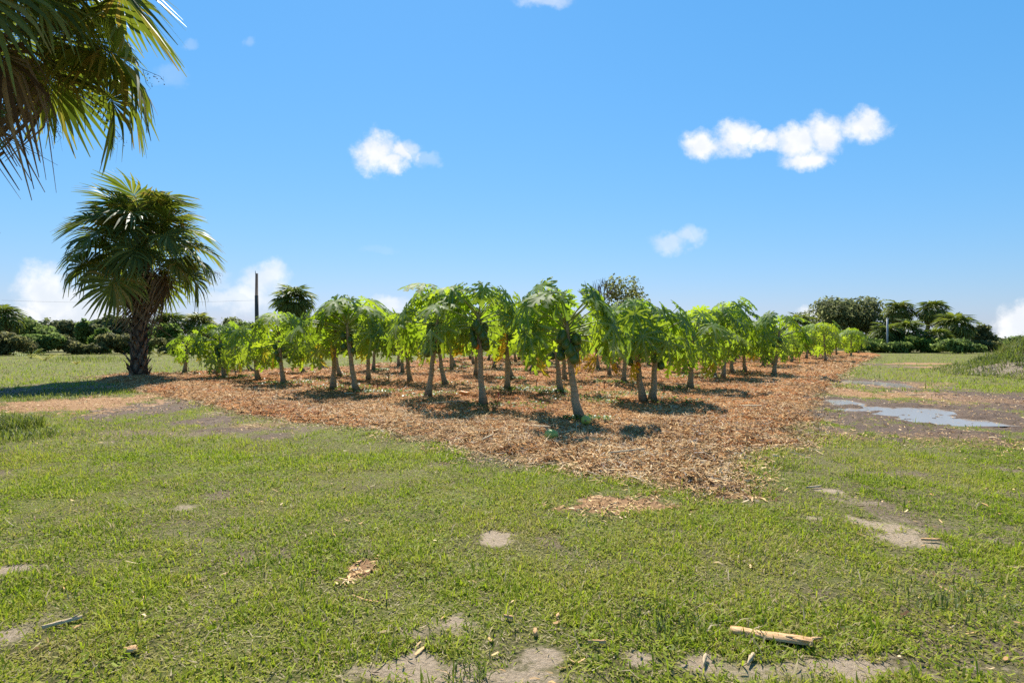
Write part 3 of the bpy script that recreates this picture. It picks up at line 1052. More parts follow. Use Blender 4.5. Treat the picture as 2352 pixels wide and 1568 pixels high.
def crown_spec(r, n, rad=1.0, show=False):
    """list of (class, variant, z offset below apex, euler, scale); show keeps the side to the field road open so the fruit is seen"""
    L = []
    az = r.uniform(0, 6.28)
    n = int(n * 1.15 + 1)
    for i in range(n):
        q = i / max(n - 1, 1)
        az += 2.399 + r.uniform(-.35, .35)
        if q < .28:
            kls, el = 'young', r.uniform(38, 70)
        elif q < .66:
            kls, el = 'mid', 54 - 32 * (q - .28) / .38 + r.uniform(-10, 10)
        else:
            kls, el = 'old', 20 - 22 * (q - .66) / .34 + r.uniform(-12, 9)
        if show and q > .36:
            off = (az + math.pi / 2 + math.pi) % (2 * math.pi) - math.pi
            if abs(off) < .95:
                az += (.95 - abs(off)) * (1 if off > 0 else -1)
        L.append((kls, r.randrange(5), -.02 - .30 * q, (r.uniform(-.3, .3), -R(el), az), rad * r.uniform(.82, 1.14)))
    return L


def trunk_geo(r, top, lean_bow, rb=.055):
    """curved stem from the origin to top (x, y, z)"""
    n = 11
    ts = np.linspace(0, 1, n)
    tx, ty, tz = top
    # bow: the foot slants, the upper stem straightens up
    b = ts ** lean_bow
    pts = np.stack([tx * b, ty * b, tz * ts - 0.06 * (ts == 0)], 1)
    pts[1:-1, 0] += [r.uniform(-.012, .012) for _ in range(n - 2)]
    rad = rb * (1.12 - .42 * ts) + rb * .95 * np.exp(-ts * tz / .16)
    rad *= np.array([r.uniform(.95, 1.05) for _ in range(n)])
    V, Q, T = tube(pts, rad, 10)
    return V, Q, T


PAP_GROUP = 'papaya trees standing in the mulch bed'
tree_sites = []


def papaya(px, py, ax, topy, nf, label, lean=.75, nl=20, rad=1.0, dead=1, ripe=0, ly=0.0, at=None, seed=None, fdrop=.55):
    """px,py foot; ax column of the stem apex; topy row of the crown's top"""
    if at is None:
        x, y = g(px, py, BED_Z)
    else:
        x, y = at
    z0 = float(bed_height(np.array([x]), np.array([y]))[0]) - 0.03
    r = random.Random(int(px * 31 + py * 7) if seed is None else seed)
    if y > 13:
        rad *= 1.09
    ztop = zat(topy, y) if at is None else topy
    apex = max(ztop - .56 * rad - z0, .6)
    dx = xat(ax, y) - x if at is None else ax
    near = y < 17.5
    far = y > 31
    t_ = thing('papaya_tree', (x, y, z0), label, 'papaya tree', PAP_GROUP)
    tree_sites.append((x, y, z0))
    V, Q, T = trunk_geo(r, (dx, ly, apex), lean, .059)
    link('trunk', mesh_np('trunk', V, Q, T, [m_pap_trunk], smooth=True), t_)
    spec = crown_spec(r, nl, rad, nf > 4 and not y > 31)

    low = .5 if 1520 < px < 1690 else 1.0 if (px > 1520 or px < 640 or far) else (.4 if nf == 0 else 0)
    for i in range(int(nl * .45 * low)):
        spec.append((('mid', 'old')[i % 2], r.randrange(5), -r.uniform(.35, .85) * min(1, apex / 1.6), (r.uniform(-.3, .3), -R(r.uniform(-8, 30)), i * 2.4 + r.uniform(-.4, .4)), rad * r.uniform(.72, 1.0)))

    def stem(zoff):
        q = max(0.0, min(1.0, (apex + zoff) / apex))
        return (dx * q ** lean, ly * q ** lean, apex + zoff)
    if far:
        j = Joiner()
        for (kls, v, zo, eu, sc) in spec:
            V, T, ve, pv, pq, ptt = leaf_geo[kls, v]
            M = np.array(Matrix.Translation(stem(zo)) @ Euler(eu).to_matrix().to_4x4() @ Matrix.Scale(sc, 4))
            j.add(xf(V, M), None, T, 0, vein=ve, tint=r.random())
            j.add(xf(pv, M), pq, None, 1, vein=.1, tint=.5)
        link('crown', j.mesh('crown', [m_pap_leaf, m_petiole]), t_)
    else:
        for (kls, v, zo, eu, sc) in spec:
            if near:
                lf = link('leaf', leaf_mesh[kls, v], t_, stem(zo), eu, sc)
                link('petiole', pet_mesh[kls, v], lf)
            else:
                link('leaf', whole_mesh[kls, v], t_, stem(zo), eu, sc)
    if not far:
        for k in range(dead + (1 if near and nf else 0)):
            v = r.randrange(5)
            eu = (r.uniform(-.3, .3), R(r.uniform(12, 40)), -math.pi / 2 + r.choice((-1, 1)) * r.uniform(.75, 2.6))
            lf = link('leaf', yellow_mesh[v], t_, stem(-.32 - .10 * k), eu, rad * r.uniform(.75, 1))
            lf['label'] = 'yellowed drooping leaf'
            if near:
                link('petiole', pet_mesh['dead', v], lf)
    a0 = r.uniform(0, 6.28)
    for k in range(nf):
        q = (k + .5) / nf
        zo = -.26 - fdrop * q
        sx, sy, sz = stem(zo)
        a = a0 + 2.25 * k
        ra = .125 + .03 * r.random()
        f_ = link('fruit', fruits[k % 3], t_, (sx + ra * math.cos(a), sy + ra * math.sin(a), sz), (r.uniform(-.25, .25), r.uniform(-.25, .25), a), r.uniform(.85, 1.1))
    for k in range(ripe):
        sx, sy, sz = stem(-.24 - fdrop)
        a = -1.57 + r.uniform(-.9, .9)
        f_ = link('fruit', fruit_ripe, t_, (sx + .1 * math.cos(a), sy + .1 * math.sin(a), sz), (.2, .1, a))
        f_['label'] = 'ripe orange fruit'
    return t_


papaya(1334, 960, 1300, 652, 11, 'tallest front papaya tree with heavy green fruit cluster, fallen papaya at its foot', .62, 25, 1.08, 1, fdrop=.42)
papaya(1110, 927, 1098, 648, 13, 'straight papaya with the big bunch of green fruit, orange scrap left of its foot', .7, 25, 1.08, 1, 1, fdrop=.45)
papaya(981, 911, 1006, 652, 16, 'papaya tree leaning right with a long column of stacked green fruit', .8, 23, 1.05, 1, fdrop=.68)
papaya(823, 897, 797, 674, 6, 'bulky papaya tree whose stem foot flares right, fruit half hidden by leaves', .55, 25, 1.12, 1)
papaya(764, 891, 771, 700, 0, 'straight stemmed papaya with orange yellow dying leaves left of the flared stem', .9, 18, .95, 3)
papaya(653, 878, 640, 716, 9, 'papaya tree with round fruit cluster in the left half, weeds right of its foot', .6, 20, 1.05, 1)
papaya(595, 871, 582, 748, 2, 'small papaya with low drooping leaves and one big yellow leaf near the ground', .6, 17, .95, 2)
papaya(518, 865, 506, 733, 12, 'papaya tree with dark fruit ball near the left end of the bed', .6, 18, 1.05, 1)
papaya(489, 860, 540, 742, 0, 'strongly right leaning papaya stem behind the dark fruit ball', .9, 12, .9, 0)
papaya(423, 855, 433, 757, 0, 'slender small papaya with yellow leaves, leftmost of all', .9, 10, .75, 2)
papaya(580, 850, 545, 752, 0, 'papaya stem leaning steeply left behind the small low leaved one', .7, 12, .9, 0)
papaya(701, 854, 676, 740, 5, 'papaya leaning left behind the weeds near the field grass, dark fruit', .6, 16, 1.0, 1)
papaya(746, 839, 728, 738, 0, 'small curved papaya stem at the back edge of the mulch', .6, 14, .95, 1)
papaya(783, 861, 762, 708, 0, 'curved papaya stem behind the one with orange yellow dying leaves', .6, 16, 1.0, 1)
papaya(847, 870, 842, 694, 0, 'upright papaya just right of the flared stem', .9, 20, 1.05, 0)
papaya(858, 849, 862, 700, 6, 'papaya with dark fruit behind the upright one right of the flared stem', .9, 18, 1.05, 0)
papaya(916, 840, 914, 738, 0, 'far papaya stem by the field grass left of the fruit column tree', .9, 14, .9, 0)
papaya(925, 853, 920, 724, 0, 'leafy papaya with hanging leaves left of the fruit column tree', .9, 16, 1.0, 1)
papaya(942, 874, 930, 716, 0, 'thin reddish papaya stem left of the fruit column tree', .8, 15, .95, 1)
papaya(1025, 881, 1000, 700, 3, 'papaya stem leaning left behind the fruit column tree', .7, 17, 1.0, 1)
papaya(1045, 842, 1030, 730, 0, 'thin bent papaya stem far behind the fruit column tree', .7, 12, .9, 1)
papaya(1087, 834, 1082, 738, 0, 'far slim papaya left of the big fruit bunch', .8, 14, .95, 0)
papaya(1092, 860, 1096, 715, 4, 'mossy papaya stem just behind the big fruit bunch tree', .9, 18, 1.0, 0)
papaya(1166, 893, 1163, 690, 3, 'papaya with orange brown upper stem standing right of the big fruit bunch', .9, 20, 1.0, 0)
papaya(1180, 869, 1150, 712, 0, 'papaya foot slanting left behind the orange brown stem', .7, 15, 1.0, 0)
papaya(1218, 850, 1252, 726, 7, 'papaya bending far right with a dark fruit ball, mid bed', .95, 15, 1.0, 0, 1)
papaya(1270, 835, 1236, 738, 0, 'papaya bowed left, far inside the bed behind the tallest front tree', .6, 14, .95, 0)
papaya(1290, 900, 1273, 690, 5, 'papaya with a big brown yellow dying leaf, just left of the tallest front tree', .7, 18, 1.0, 3)
papaya(1297, 871, 1292, 712, 0, 'straight papaya stem behind the one with the brown yellow leaf', .9, 16, 1.0, 0)
papaya(1375, 847, 1366, 728, 4, 'papaya with dark fruit behind and right of the tallest front tree', .8, 15, 1.0, 1)
papaya(1400, 859, 1392, 716, 4, 'papaya with reddish upper stem right of the tallest front tree', .8, 18, 1.0, 1, 1)
papaya(1422, 845, 1396, 736, 0, 'papaya stem bowed to the left in the right middle of the bed', .6, 12, .95, 0)
papaya(1432, 878, 1442, 690, 2, 'clean straight papaya stem with one orange fruit, weeds in a ring round it', .9, 22, 1.1, 0, 1)
papaya(1480, 920, 1456, 690, 3, 'papaya leaning left with an orange rotting fruit on its stem', .7, 22, 1.05, 0, 1)
papaya(1499, 921, 1508, 694, 4, 'papaya with one large hanging green fruit and a withered yellow leaf', .9, 20, 1.05, 1)
papaya(1585, 893, 1592, 712, 3, 'papaya with a low dark leaf hanging to the right, weeds at its foot', .9, 21, 1.08, 0)
papaya(1572, 853, 1570, 716, 3, 'thick papaya stem behind the one with the low dark leaf', .9, 16, 1.05, 0)
papaya(1622, 844, 1618, 712, 0, 'papaya set back between the low leaf tree and the paired stems', .9, 16, 1.0, 1)
papaya(1643, 866, 1628, 706, 0, 'left stem of a pair of papayas in the right half', .8, 18, 1.05, 0)
papaya(1660, 864, 1672, 700, 0, 'right stem of a pair of papayas in the right half', .8, 18, 1.05, 0)
papaya(1681, 854, 1678, 694, 8, 'tall papaya with dark fruit closing the high part of the right side', .9, 22, 1.12, 0)
papaya(1711, 851, 1706, 730, 0, 'low papaya with a bright yellow leaf right of the tall closing tree', .9, 15, 1.0, 2)
papaya(1752, 841, 1760, 745, 4, 'papaya with fruit standing first right of the skyline drop', .9, 15, 1.0, 2)
papaya(1776, 836, 1775, 748, 0, 'papaya with a hanging yellow leaf in the lower right rows', .9, 13, .95, 1)
papaya(1818, 831, 1826, 752, 0, 'slim papaya leaning right at the bed edge in the lower right rows', .9, 12, .95, 0)
papaya(1852, 822, 1856, 748, 0, 'papaya with twin bent stem far along the right edge', .9, 14, 1.0, 0)
papaya(1880, 817.5, 1884, 739, 3, 'big leafy papaya towering in the far right cluster', .8, 18, 1.15, 0)
papaya(1908, 813, 1908, 748, 2, 'papaya with orange fruit in the far right cluster', .8, 16, 1.05, 0, 1)
papaya(1922, 812.5, 1918, 752, 0, 'papaya with forked looking stem near the far end of the bed', .8, 14, 1.0, 0)
papaya(1945, 810, 1956, 762, 0, 'small papaya at the far right end of the bed, stem leaning right', .9, 11, .9, 0)
papaya(1972, 809.5, 1972, 772, 0, 'tiny last papaya at the tip of the mulch bed', .9, 8, .7, 0)

# deeper rows seen through the gaps between the front trees
fill_rng = random.Random(5)
cand = []
ux, uy = 2.55 * math.cos(R(38)), 2.55 * math.sin(R(38))
for i in range(-30, 40):
    for j in range(-30, 40):
        x = 1.2 + i * ux - j * uy
        y = 11 + i * uy + j * ux
        cand.append((x + fill_rng.uniform(-.25, .25), y + fill_rng.uniform(-.25, .25)))
cand = sorted([c for c in cand if 19 < c[1] < 62 and abs(c[0]) < c[1] * .9], key=lambda c: c[1])
sdv = poly_sd(np.array([c[0] for c in cand]), np.array([c[1] for c in cand]), bed_poly)
front = [(HX + o.location.x / o.location.y * F, o.location.y, o['label']) for o in bpy.data.objects if o.name.startswith('papaya_tree')]
nfill = 0
SLOTS = [(700, 'behind the left front papayas, under the tall full crowned palm'), (800, 'behind the flared stem papaya'), (890, 'behind the upright papaya left of the fruit column tree'),
         (950, 'behind the fruit column tree'), (1030, 'between fruit column tree and big fruit bunch'), (1100, 'behind the big fruit bunch tree'),
         (1170, 'behind the orange brown stem'), (1230, 'in the gap left of the tallest front tree'), (1310, 'behind the tallest front tree'),
         (1370, 'in the gap right of the tallest front tree'), (1430, 'behind the stem with the ring of weeds'), (1490, 'behind the large hanging fruit'),
         (1545, 'left of the papaya with the low dark leaf'), (1600, 'behind the papaya with the low dark leaf'), (1660, 'behind the paired stems'),
         (1715, 'behind the tall closing tree on the right'), (1765, 'where the skyline drops on the right'), (1810, 'behind the slim right leaning papaya'),
         (1850, 'behind the twin bent stem on the right'), (1890, 'inside the far right cluster'), (1940, 'near the tip of the bed')]
RANK = ['nearest papaya of the deep rows', 'second papaya of the deep rows', 'third papaya of the deep rows', 'fourth papaya of the deep rows']
used = {}
for (x, y), s in zip(cand, sdv):
    if s < 1.3 or any((x - a) ** 2 + (y - b) ** 2 < 1.9 ** 2 for a, b, _ in tree_sites):
        continue
    px = HX + x / y * F
    if px < 660 or (px < 700 and y < 30):
        continue
    k = min(range(len(SLOTS)), key=lambda q: abs(SLOTS[q][0] - px))
    if used.get(k, 0) >= 4:
        continue
    ht = fill_rng.uniform(1.9, 2.45)
    papaya(px, 0, fill_rng.uniform(-.3, .3), ht, fill_rng.choice([0, 0, 3, 5]), RANK[used.get(k, 0)] + ' ' + SLOTS[k][1],
           .8, 17, fill_rng.uniform(.95, 1.12), 0, at=(x, y), seed=nfill + 900)
    used[k] = used.get(k, 0) + 1
    nfill += 1
print('fill', nfill)

# ground cover weeds at the feet of the papayas
m_weed = tint_leaf('weed_leaf', [(0, (0.03, 0.085, 0.02)), (.6, (0.085, 0.17, 0.04)), (1, (0.19, 0.25, 0.075))], [(0, (0.08, 0.18, 0.015)), (1, (0.26, 0.36, 0.05))], .4, .45, .4)
jn = Joiner()
wr = np.random.default_rng(3)
for (x, y, z) in tree_sites:
    if y > 34:
        continue
    kk = int(wr.integers(0, 150) * (1.7 if wr.random() < .5 else .5))
    off = wr.normal(0, .28, 2)
    rad = wr.uniform(.25, .62)
    a = wr.random(kk) * 6.283
    q = rad * np.sqrt(wr.random(kk))
    X, Y = x + off[0] + q * np.cos(a) * 1.5, y + off[1] * .5 + q * np.sin(a)
    Z = bed_height(X, Y) + .015 + wr.random(kk) * .07
    V, Q, T = strips(np.stack([X, Y, Z], 1), .035 + .05 * wr.random(kk), .02 + .025 * wr.random(kk), wr.random(kk) * 6.283, wr.normal(0.1, .4, kk), wr.normal(.1, .1, kk),
                     np.clip(wr.normal(.5, .25, kk), 0, 1), wr.normal(0, .4, kk))
    jn.add(V, Q, None, tint=T)
for (px, py, kk, rad) in [(870, 897, 260, .7), (1010, 905, 160, .5), (700, 876, 200, .9), (1170, 930, 150, .7), (1250, 893, 260, .8), (1340, 918, 140, .7), (1440, 905, 260, .8), (1550, 890, 130, .5), (1180, 892, 260, .8), (1390, 925, 90, .4), (325, 911, 0, 1)]:
    cx, cy = g(px, py, BED_Z)
    a = wr.random(kk) * 6.283
    q = rad * np.sqrt(wr.random(kk))
    X, Y = cx + q * np.cos(a) * 1.3, cy + q * np.sin(a) * .8
    Z = bed_height(X, Y) + .015 + wr.random(kk) * .05
    V, Q, T = strips(np.stack([X, Y, Z], 1), .03 + .05 * wr.random(kk), .015 + .025 * wr.random(kk), wr.random(kk) * 6.283, wr.normal(0.1, .4, kk), wr.normal(.1, .1, kk),
                     np.clip(wr.normal(.55, .25, kk), 0, 1), wr.normal(0, .4, kk))
    jn.add(V, Q, None, tint=T)
tag(link('ground_weeds', jn.mesh('ground_weeds', [m_weed])), 'low green weeds creeping over the mulch round the papaya stems', 'weeds', None, 'stuff')

# ------------------------------------------------------------------ cabbage palms
m_frond = tint_leaf('palm_frond', [(0, (0.055, 0.078, 0.02)), (.5, (0.12, 0.15, 0.036)), (.8, (0.19, 0.21, 0.055)), (1, (0.26, 0.21, 0.06))],
                    [(0, (0.09, 0.13, 0.012)), (.5, (0.20, 0.25, 0.02)), (.8, (0.29, 0.32, 0.03)), (1, (0.36, 0.27, 0.045))], .42, .45, .14, .35)
m_frond_dead = tint_leaf('dead_frond', [(0, (0.075, 0.045, 0.026)), (.5, (0.18, 0.12, 0.07)), (1, (0.34, 0.25, 0.16))], None, .3, .7, .15, .4)
m_boot = simple_mat('palm_boot', [(0.25, (0.06, 0.038, 0.024)), (0.5, (0.17, 0.12, 0.082)), (0.75, (0.34, 0.265, 0.19))], 9, 0.9, 0.15, 0.8, 0.02, (1, 1, 3))
m_ptrunk = simple_mat('palm_trunk', [(0.25, (0.03, 0.02, 0.014)), (0.6, (0.09, 0.062, 0.044)), (0.8, (0.16, 0.12, 0.085))], 12, 0.95, 0.1, 1.0, 0.03)
m_seed = simple_mat('seed_stalk', [(0.3, (0.10, 0.07, 0.03)), (0.6, (0.24, 0.17, 0.08)), (0.8, (0.34, 0.26, 0.14))], 30, 0.8, 0.2, 0.1)
m_fpet = simple_mat('frond_petiole', [(0.3, (0.06, 0.075, 0.022)), (0.6, (0.13, 0.145, 0.05)), (0.8, (0.22, 0.19, 0.08))], 4, 0.5, 0.3, 0.1)


def fan_geo(seed, Lp, Rb, nseg=40, arch=1.1, hang=.35, spread=158, ragged=.10, splitat=.56):
    """palmetto fan: segments leave a midrib that arches over, tips droop"""
    r = random.Random(seed)
    V, Q, A = [], [], []
    costa = Rb * .34
    N = 12
    pts = [np.array((Lp, 0, -.06 * Lp))]
    tans = []
    for k in range(N + 1):
        an = -.12 - arch * (k / N)
        tans.append(np.array((math.cos(an), 0, math.sin(an))))
        if k < N:
            pts.append(pts[-1] + tans[-1] * costa / N)
    fold = r.uniform(.05, .35)
    for i in range(nseg):
        q = (i + .5) / nseg * 2 - 1
        a = R(spread) * abs(q) ** .85 * (1 if q > 0 else -1)
        s_ = max(0, 1 - abs(q) * 1.15)
        k = s_ * N
        k0 = min(int(k), N - 1)
        o_ = pts[k0] + (pts[k0 + 1] - pts[k0]) * (k - k0)
        tg = tans[k0]
        nm = np.array((-tg[2], 0, tg[0]))
        L = Rb * (1.0 - .22 * abs(q) ** 2 - .16 * s_) * r.uniform(1 - ragged, 1 + ragged * .6)
        lat = np.array((0, math.cos(fold), 0)) + nm * math.sin(fold) * (1 if a > 0 else -1)
        d = math.cos(a) * tg + math.sin(a) * lat
        d /= np.linalg.norm(d)
        sd2 = np.cross(nm, d)
        sd2 /= np.linalg.norm(sd2)
        tw = r.uniform(-.25, .25) + (.4 if i % 2 else -.4)
        sd2 = sd2 * math.cos(tw) + nm * math.sin(tw)
        step = R(spread) * 2 / nseg
        hg = hang * r.uniform(.4, 1.7)
        tl = r.random()
        for kk, (tq, wq) in enumerate(((.0, .15), (splitat, 1.0), (.76, .60), (1.0, .06))):
            wd = max(.007, (step * L * splitat * .5 + .012 * Rb) * wq)
            over = max(0, tq - .45)
            p = o_ + d * (L * tq * (1 - .5 * over * hg)) + np.array((0, 0, -hg * L * over ** 2 * 3.0))
            V += [p - sd2 * wd, p + sd2 * wd]
            A += [tl + (.25 if kk == 3 else 0)] * 2
        b = i * 8
        for kk in range(3):
            Q.append((b + 2 * kk, b + 2 * kk + 1, b + 2 * kk + 3, b + 2 * kk + 2))
    ts = np.linspace(0, 1, 5)
    pp = np.stack([Lp * ts, 0 * ts, -.06 * Lp * ts ** 2], 1)
    pp = np.concatenate([pp, [pts[5], pts[10]]])
    pv, pq, pt_ = tube(pp, np.array([.035, .026, .02, .017, .014, .009, .004]) * (Rb / 1.2), 5, False)
    return np.array(V), np.array(Q), np.clip(np.array(A), 0, 1), pv, pq


FR = []
for k in range(6):
    FR.append(fan_geo(300 + k, random.uniform(1.4, 1.8), random.uniform(1.15, 1.35), 48, random.uniform(.9, 1.6), random.uniform(.25, .6)))
FR_mesh = [mesh_np('frond', f[0], f[1], None, [m_frond], dict(tint=f[2])) for f in FR]
FP_mesh = [mesh_np('petiole', f[3], f[4], None, [m_fpet], smooth=True) for f in FR]
FD = [fan_geo(330 + k, random.uniform(.9, 1.2), random.uniform(1.0, 1.3), 26, random.uniform(1.0, 1.5), random.uniform(1.1, 1.6), 100, .3, .4) for k in range(4)]
FD_mesh = [mesh_np('frond', f[0], f[1], None, [m_frond_dead], dict(tint=f[2])) for f in FD]
FDP_mesh = [mesh_np('petiole', f[3], f[4], None, [m_boot], smooth=True) for f in FD]

# a boot: split wedge of an old leaf base
bv = np.array([(0, -.085, -.05), (0, .085, -.05), (.03, .0, -.06), (.06, -.075, .14), (.06, .075, .14), (.10, 0, .13), (.13, -.05, .26), (.13, .05, .26), (.165, -.012, .30), (.165, .012, .30)])
bqd = [(0, 3, 5, 2), (2, 5, 4, 1), (3, 6, 8, 5), (5, 9, 7, 4), (0, 1, 4, 3), (3, 4, 7, 6)]
btr = [(5, 8, 9), (6, 7, 9), (6, 9, 8)]
boot_meshes = []
for k in range(4):
    jj_ = np.random.default_rng(k).normal(0, .012, bv.shape)
    boot_meshes.append(mesh_np('leaf_base', bv * (1, 1, random.uniform(.8, 1.15)) + jj_, bqd, btr, [m_boot]))


def panicle(seed, L):
    r = random.Random(seed)
    j = Joiner()
    main = [np.array((L * q, 0, -.55 * L * q * q)) for q in np.linspace(0, 1, 6)]
    V, Q, T = tube(main, [.014, .012, .01, .008, .006, .004], 4, False)
    j.add(V, Q)
    for i in range(26):
        q = r.uniform(.35, 1)
        p = np.array((L * q, 0, -.55 * L * q * q))
        d = np.array((r.uniform(-.1, .6), r.uniform(-.5, .5), r.uniform(-1, -.1)))
        p2 = p + d * L * .18
        p3 = p2 + np.array((r.uniform(-.05, .05), r.uniform(-.05, .05), -.10))
        V, Q, T = tube([p, p2, p3], [.005, .004, .002], 3, False)
        j.add(V, Q)
        for k in range(14):
            c_ = p + (p3 - p) * r.uniform(.2, 1) + np.array([r.uniform(-.05, .05) for _ in range(3)])
            s = r.uniform(.006, .012)
            j.add(c_ + s * np.array([(1, 0, 0), (-1, 0, 0), (0, 1, 0), (0, -1, 0), (0, 0, 1), (0, 0, -1)]), None,
                  [(0, 2, 4), (2, 1, 4), (1, 3, 4), (3, 0, 4), (2, 0, 5), (1, 2, 5), (3, 1, 5), (0, 3, 5)])
    return j.mesh('seed_cluster', [m_seed])


PAN = [panicle(50 + k, 1.9) for k in range(3)]


def big_palm(x, y, z0, height, lean, label, seed, nfr=46, ndead=12, npan=6, boots=True, boot_h=1.0, sc=1.0, az0=0.0):
    r = random.Random(seed)
    t_ = thing('cabbage_palm', (x, y, z0), label, 'palm tree', 'tall cabbage palms in the near left part')
    lx, ly = lean

    def stem(q):
        return Vector((lx * q ** 1.3, ly * q ** 1.3, height * q))
    pts = [stem(q) for q in np.linspace(0, 1, 12)]
    pts[0].z -= .1
    rad = [.24 + .10 * math.exp(-i * .9) + r.uniform(-.015, .015) for i in range(12)]
    rad[-1] = .2
    V, Q, T = tube(pts, rad, 14)
    link('trunk', mesh_np('trunk', V, Q, T, [m_ptrunk], smooth=True), t_)
    nb = int(height * boot_h * 30)
    for i in range(nb):
        q = (i + .5) / nb
        a = i * 2.399 + r.uniform(-.2, .2)
        p = stem(q)
        rr_ = .20 + .09 * math.exp(-q * 9)
        s_ = r.uniform(.85, 1.25) * (1.0 if r.random() < .8 else .6)
        link('leaf_base', boot_meshes[r.randrange(4)], t_, (p.x + rr_ * math.cos(a), p.y + rr_ * math.sin(a), p.z), (0, r.uniform(-.25, .35), a), s_)
    top = stem(1)
    az = az0
    for i in range(nfr):
        q = i / (nfr - 1)
        az += 2.399 + r.uniform(-.25, .25)
        el = 84 - 97 * q ** .85 + r.uniform(-9, 9)
        k = r.randrange(6)
        f_ = link('frond', FR_mesh[k], t_, (top.x, top.y, top.z + .35 - .55 * q), (r.uniform(-.5, .5), -R(el), az), sc * r.uniform(.86, 1.08))
        link('petiole', FP_mesh[k], f_)
    for i in range(ndead):
        k = r.randrange(4)
        az += 2.399 + r.uniform(-.4, .4)
        f_ = link('frond', FD_mesh[k], t_, (top.x, top.y, top.z - .25), (r.uniform(-.4, .4), R(r.uniform(22, 62)), az), sc * r.uniform(.8, 1.05))
        f_['label'] = 'dead brown hanging frond'
        link('petiole', FDP_mesh[k], f_)
    for i in range(npan):
        az += 2.399
        link('seed_cluster', PAN[i % 3], t_, (top.x, top.y, top.z), (0, R(r.uniform(-25, 5)), az), sc * r.uniform(.9, 1.25))
    return t_


px_, py_ = g(318, 862, BED_Z)
big_palm(px_, py_, .02, 4.35, (.15, 0), 'cabbage palm with a full round crown and boot covered trunk on the mulch', 3, 42, 12, 5, sc=.97)
big_palm(-9.22, 9.4, -.02, 6.85, (.37, .1), 'near cabbage palm whose big drooping fronds fill the upper left corner', 9, 46, 4, 9, sc=1.02, boot_h=.8)

# ------------------------------------------------------------------ background palms and trees
far_crowns = []
for k in range(4):
    r = random.Random(600 + k)
    j = Joiner()
    fans = [fan_geo(640 + k * 10 + v, .9, 1.0, 18, 1.0 + .2 * v, .45, 145, .15, .55) for v in range(3)]
    az = 0
    for i in range(60):
        q = i / 59
        az += 2.399 + r.uniform(-.3, .3)
        el = 85 - 136 * q ** .85 + r.uniform(-9, 9)
        V, Q, A, pv, pq = fans[i % 3]
        M = Matrix.Translation((0, 0, .2 - .4 * q)) @ Euler((r.uniform(-.5, .5), -R(el), az)).to_matrix().to_4x4() @ Matrix.Scale(r.uniform(.85, 1.1), 4)
        deadf = q > .86
        j.add(xf(V, M), Q, None, 1 if deadf else 0, tint=np.clip(A * .6 + r.random() * .4, 0, 1))
    far_crowns.append(j.mesh('crown', [m_frond, m_frond_dead]))


def far_palm(px, cy, w, d, label, basepy=None, trunkpx=None, seed=0, group='cabbage palms along the edge of the field'):
    """px,cy centre of the crown; w its width in measured pixels; d distance"""
    x, z = xat(px, d), zat(cy, d)
    s = w / F * d / 3.7
    bx = xat(trunkpx if trunkpx else px, d)
    t_ = thing('cabbage_palm', (bx, d, 0), label, 'palm tree', group)
    pts = [(bx + (x - bx) * q ** 1.4 - bx, 0, z * q) for q in np.linspace(0, 1, 7)]
    V, Q, T = tube(pts, [.27, .22, .2, .2, .2, .22, .24], 8)
    link('trunk', mesh_np('trunk', V, Q, T, [m_ptrunk], smooth=True), t_)
    link('crown', far_crowns[seed % 4], t_, (x - bx, 0, z), (0, 0, seed * 1.7), (s, s, s * .85))
    return t_


far_palm(8, 732, 92, 52, 'palm at the left picture edge above the hedge trees', seed=0)
far_palm(387, 748, 92, 58, 'bushy palm right of the big palm trunk, above the hedge', seed=1)
far_palm(455, 748, 82, 60, 'rounded palm above the hedge, next right of the bushy one', seed=2)
far_palm(676, 694, 106, 44, 'tall full crowned palm rising behind the papayas right of the pole', seed=3)
far_palm(908, 738, 60, 50, 'dark palm crown peeking between papaya crowns left of centre', seed=1)
far_palm(1834, 752, 92, 62, 'low palm fan behind the right papaya rows, left of the oak', seed=2)
far_palm(2064, 716, 74, 66, 'upright palm overlapping the right side of the oak', seed=0)
far_palm(2141, 716, 74, 64, 'palm with a leaning bare trunk standing free right of the oak', trunkpx=2121, seed=1)
far_palm(2194, 752, 92, 60, 'short palm with a brown skirt, right of the leaning trunk', seed=3)
far_palm(2085, 765, 88, 58, 'low palm thicket under the upright palm', seed=2)
far_palm(2035, 770, 80, 58, 'low palm fans in front of the oak foot', seed=0)
far_palm(2150, 778, 70, 57, 'small palm fans below the leaning palm', seed=1)

m_fol = {}


def fol_mat(name, dark, mid, light, tl=1.9, tf=.5):
    tr = [tuple(min(1, c_ * tl) for c_ in q) for q in (dark, mid, light)]
    m_fol[name] = tint_leaf(name, [(0, dark), (.55, mid), (1, light)], [(0, tr[0]), (.55, tr[1]), (1, tr[2])], tf, .65, .10)


fol_mat('oak_leaf', (0.065, 0.076, 0.03), (0.13, 0.142, 0.055), (0.21, 0.21, 0.09))
fol_mat('green_leaf', (0.072, 0.105, 0.026), (0.135, 0.182, 0.044), (0.22, 0.26, 0.07))
fol_mat('airy_leaf', (0.08, 0.095, 0.03), (0.15, 0.165, 0.05), (0.25, 0.24, 0.085), 1.8, .45)
fol_mat('bright_leaf', (0.06, 0.10, 0.018), (0.12, 0.17, 0.03), (0.20, 0.24, 0.055))
fol_mat('olive_leaf', (0.065, 0.07, 0.024), (0.13, 0.13, 0.045), (0.22, 0.20, 0.085))
m_bark = simple_mat('tree_bark', [(0.3, (0.04, 0.03, 0.022)), (0.6, (0.11, 0.085, 0.065)), (0.8, (0.2, 0.165, 0.13))], 8, 0.9, 0.15, 0.8, 0.03, (1, 1, .3))


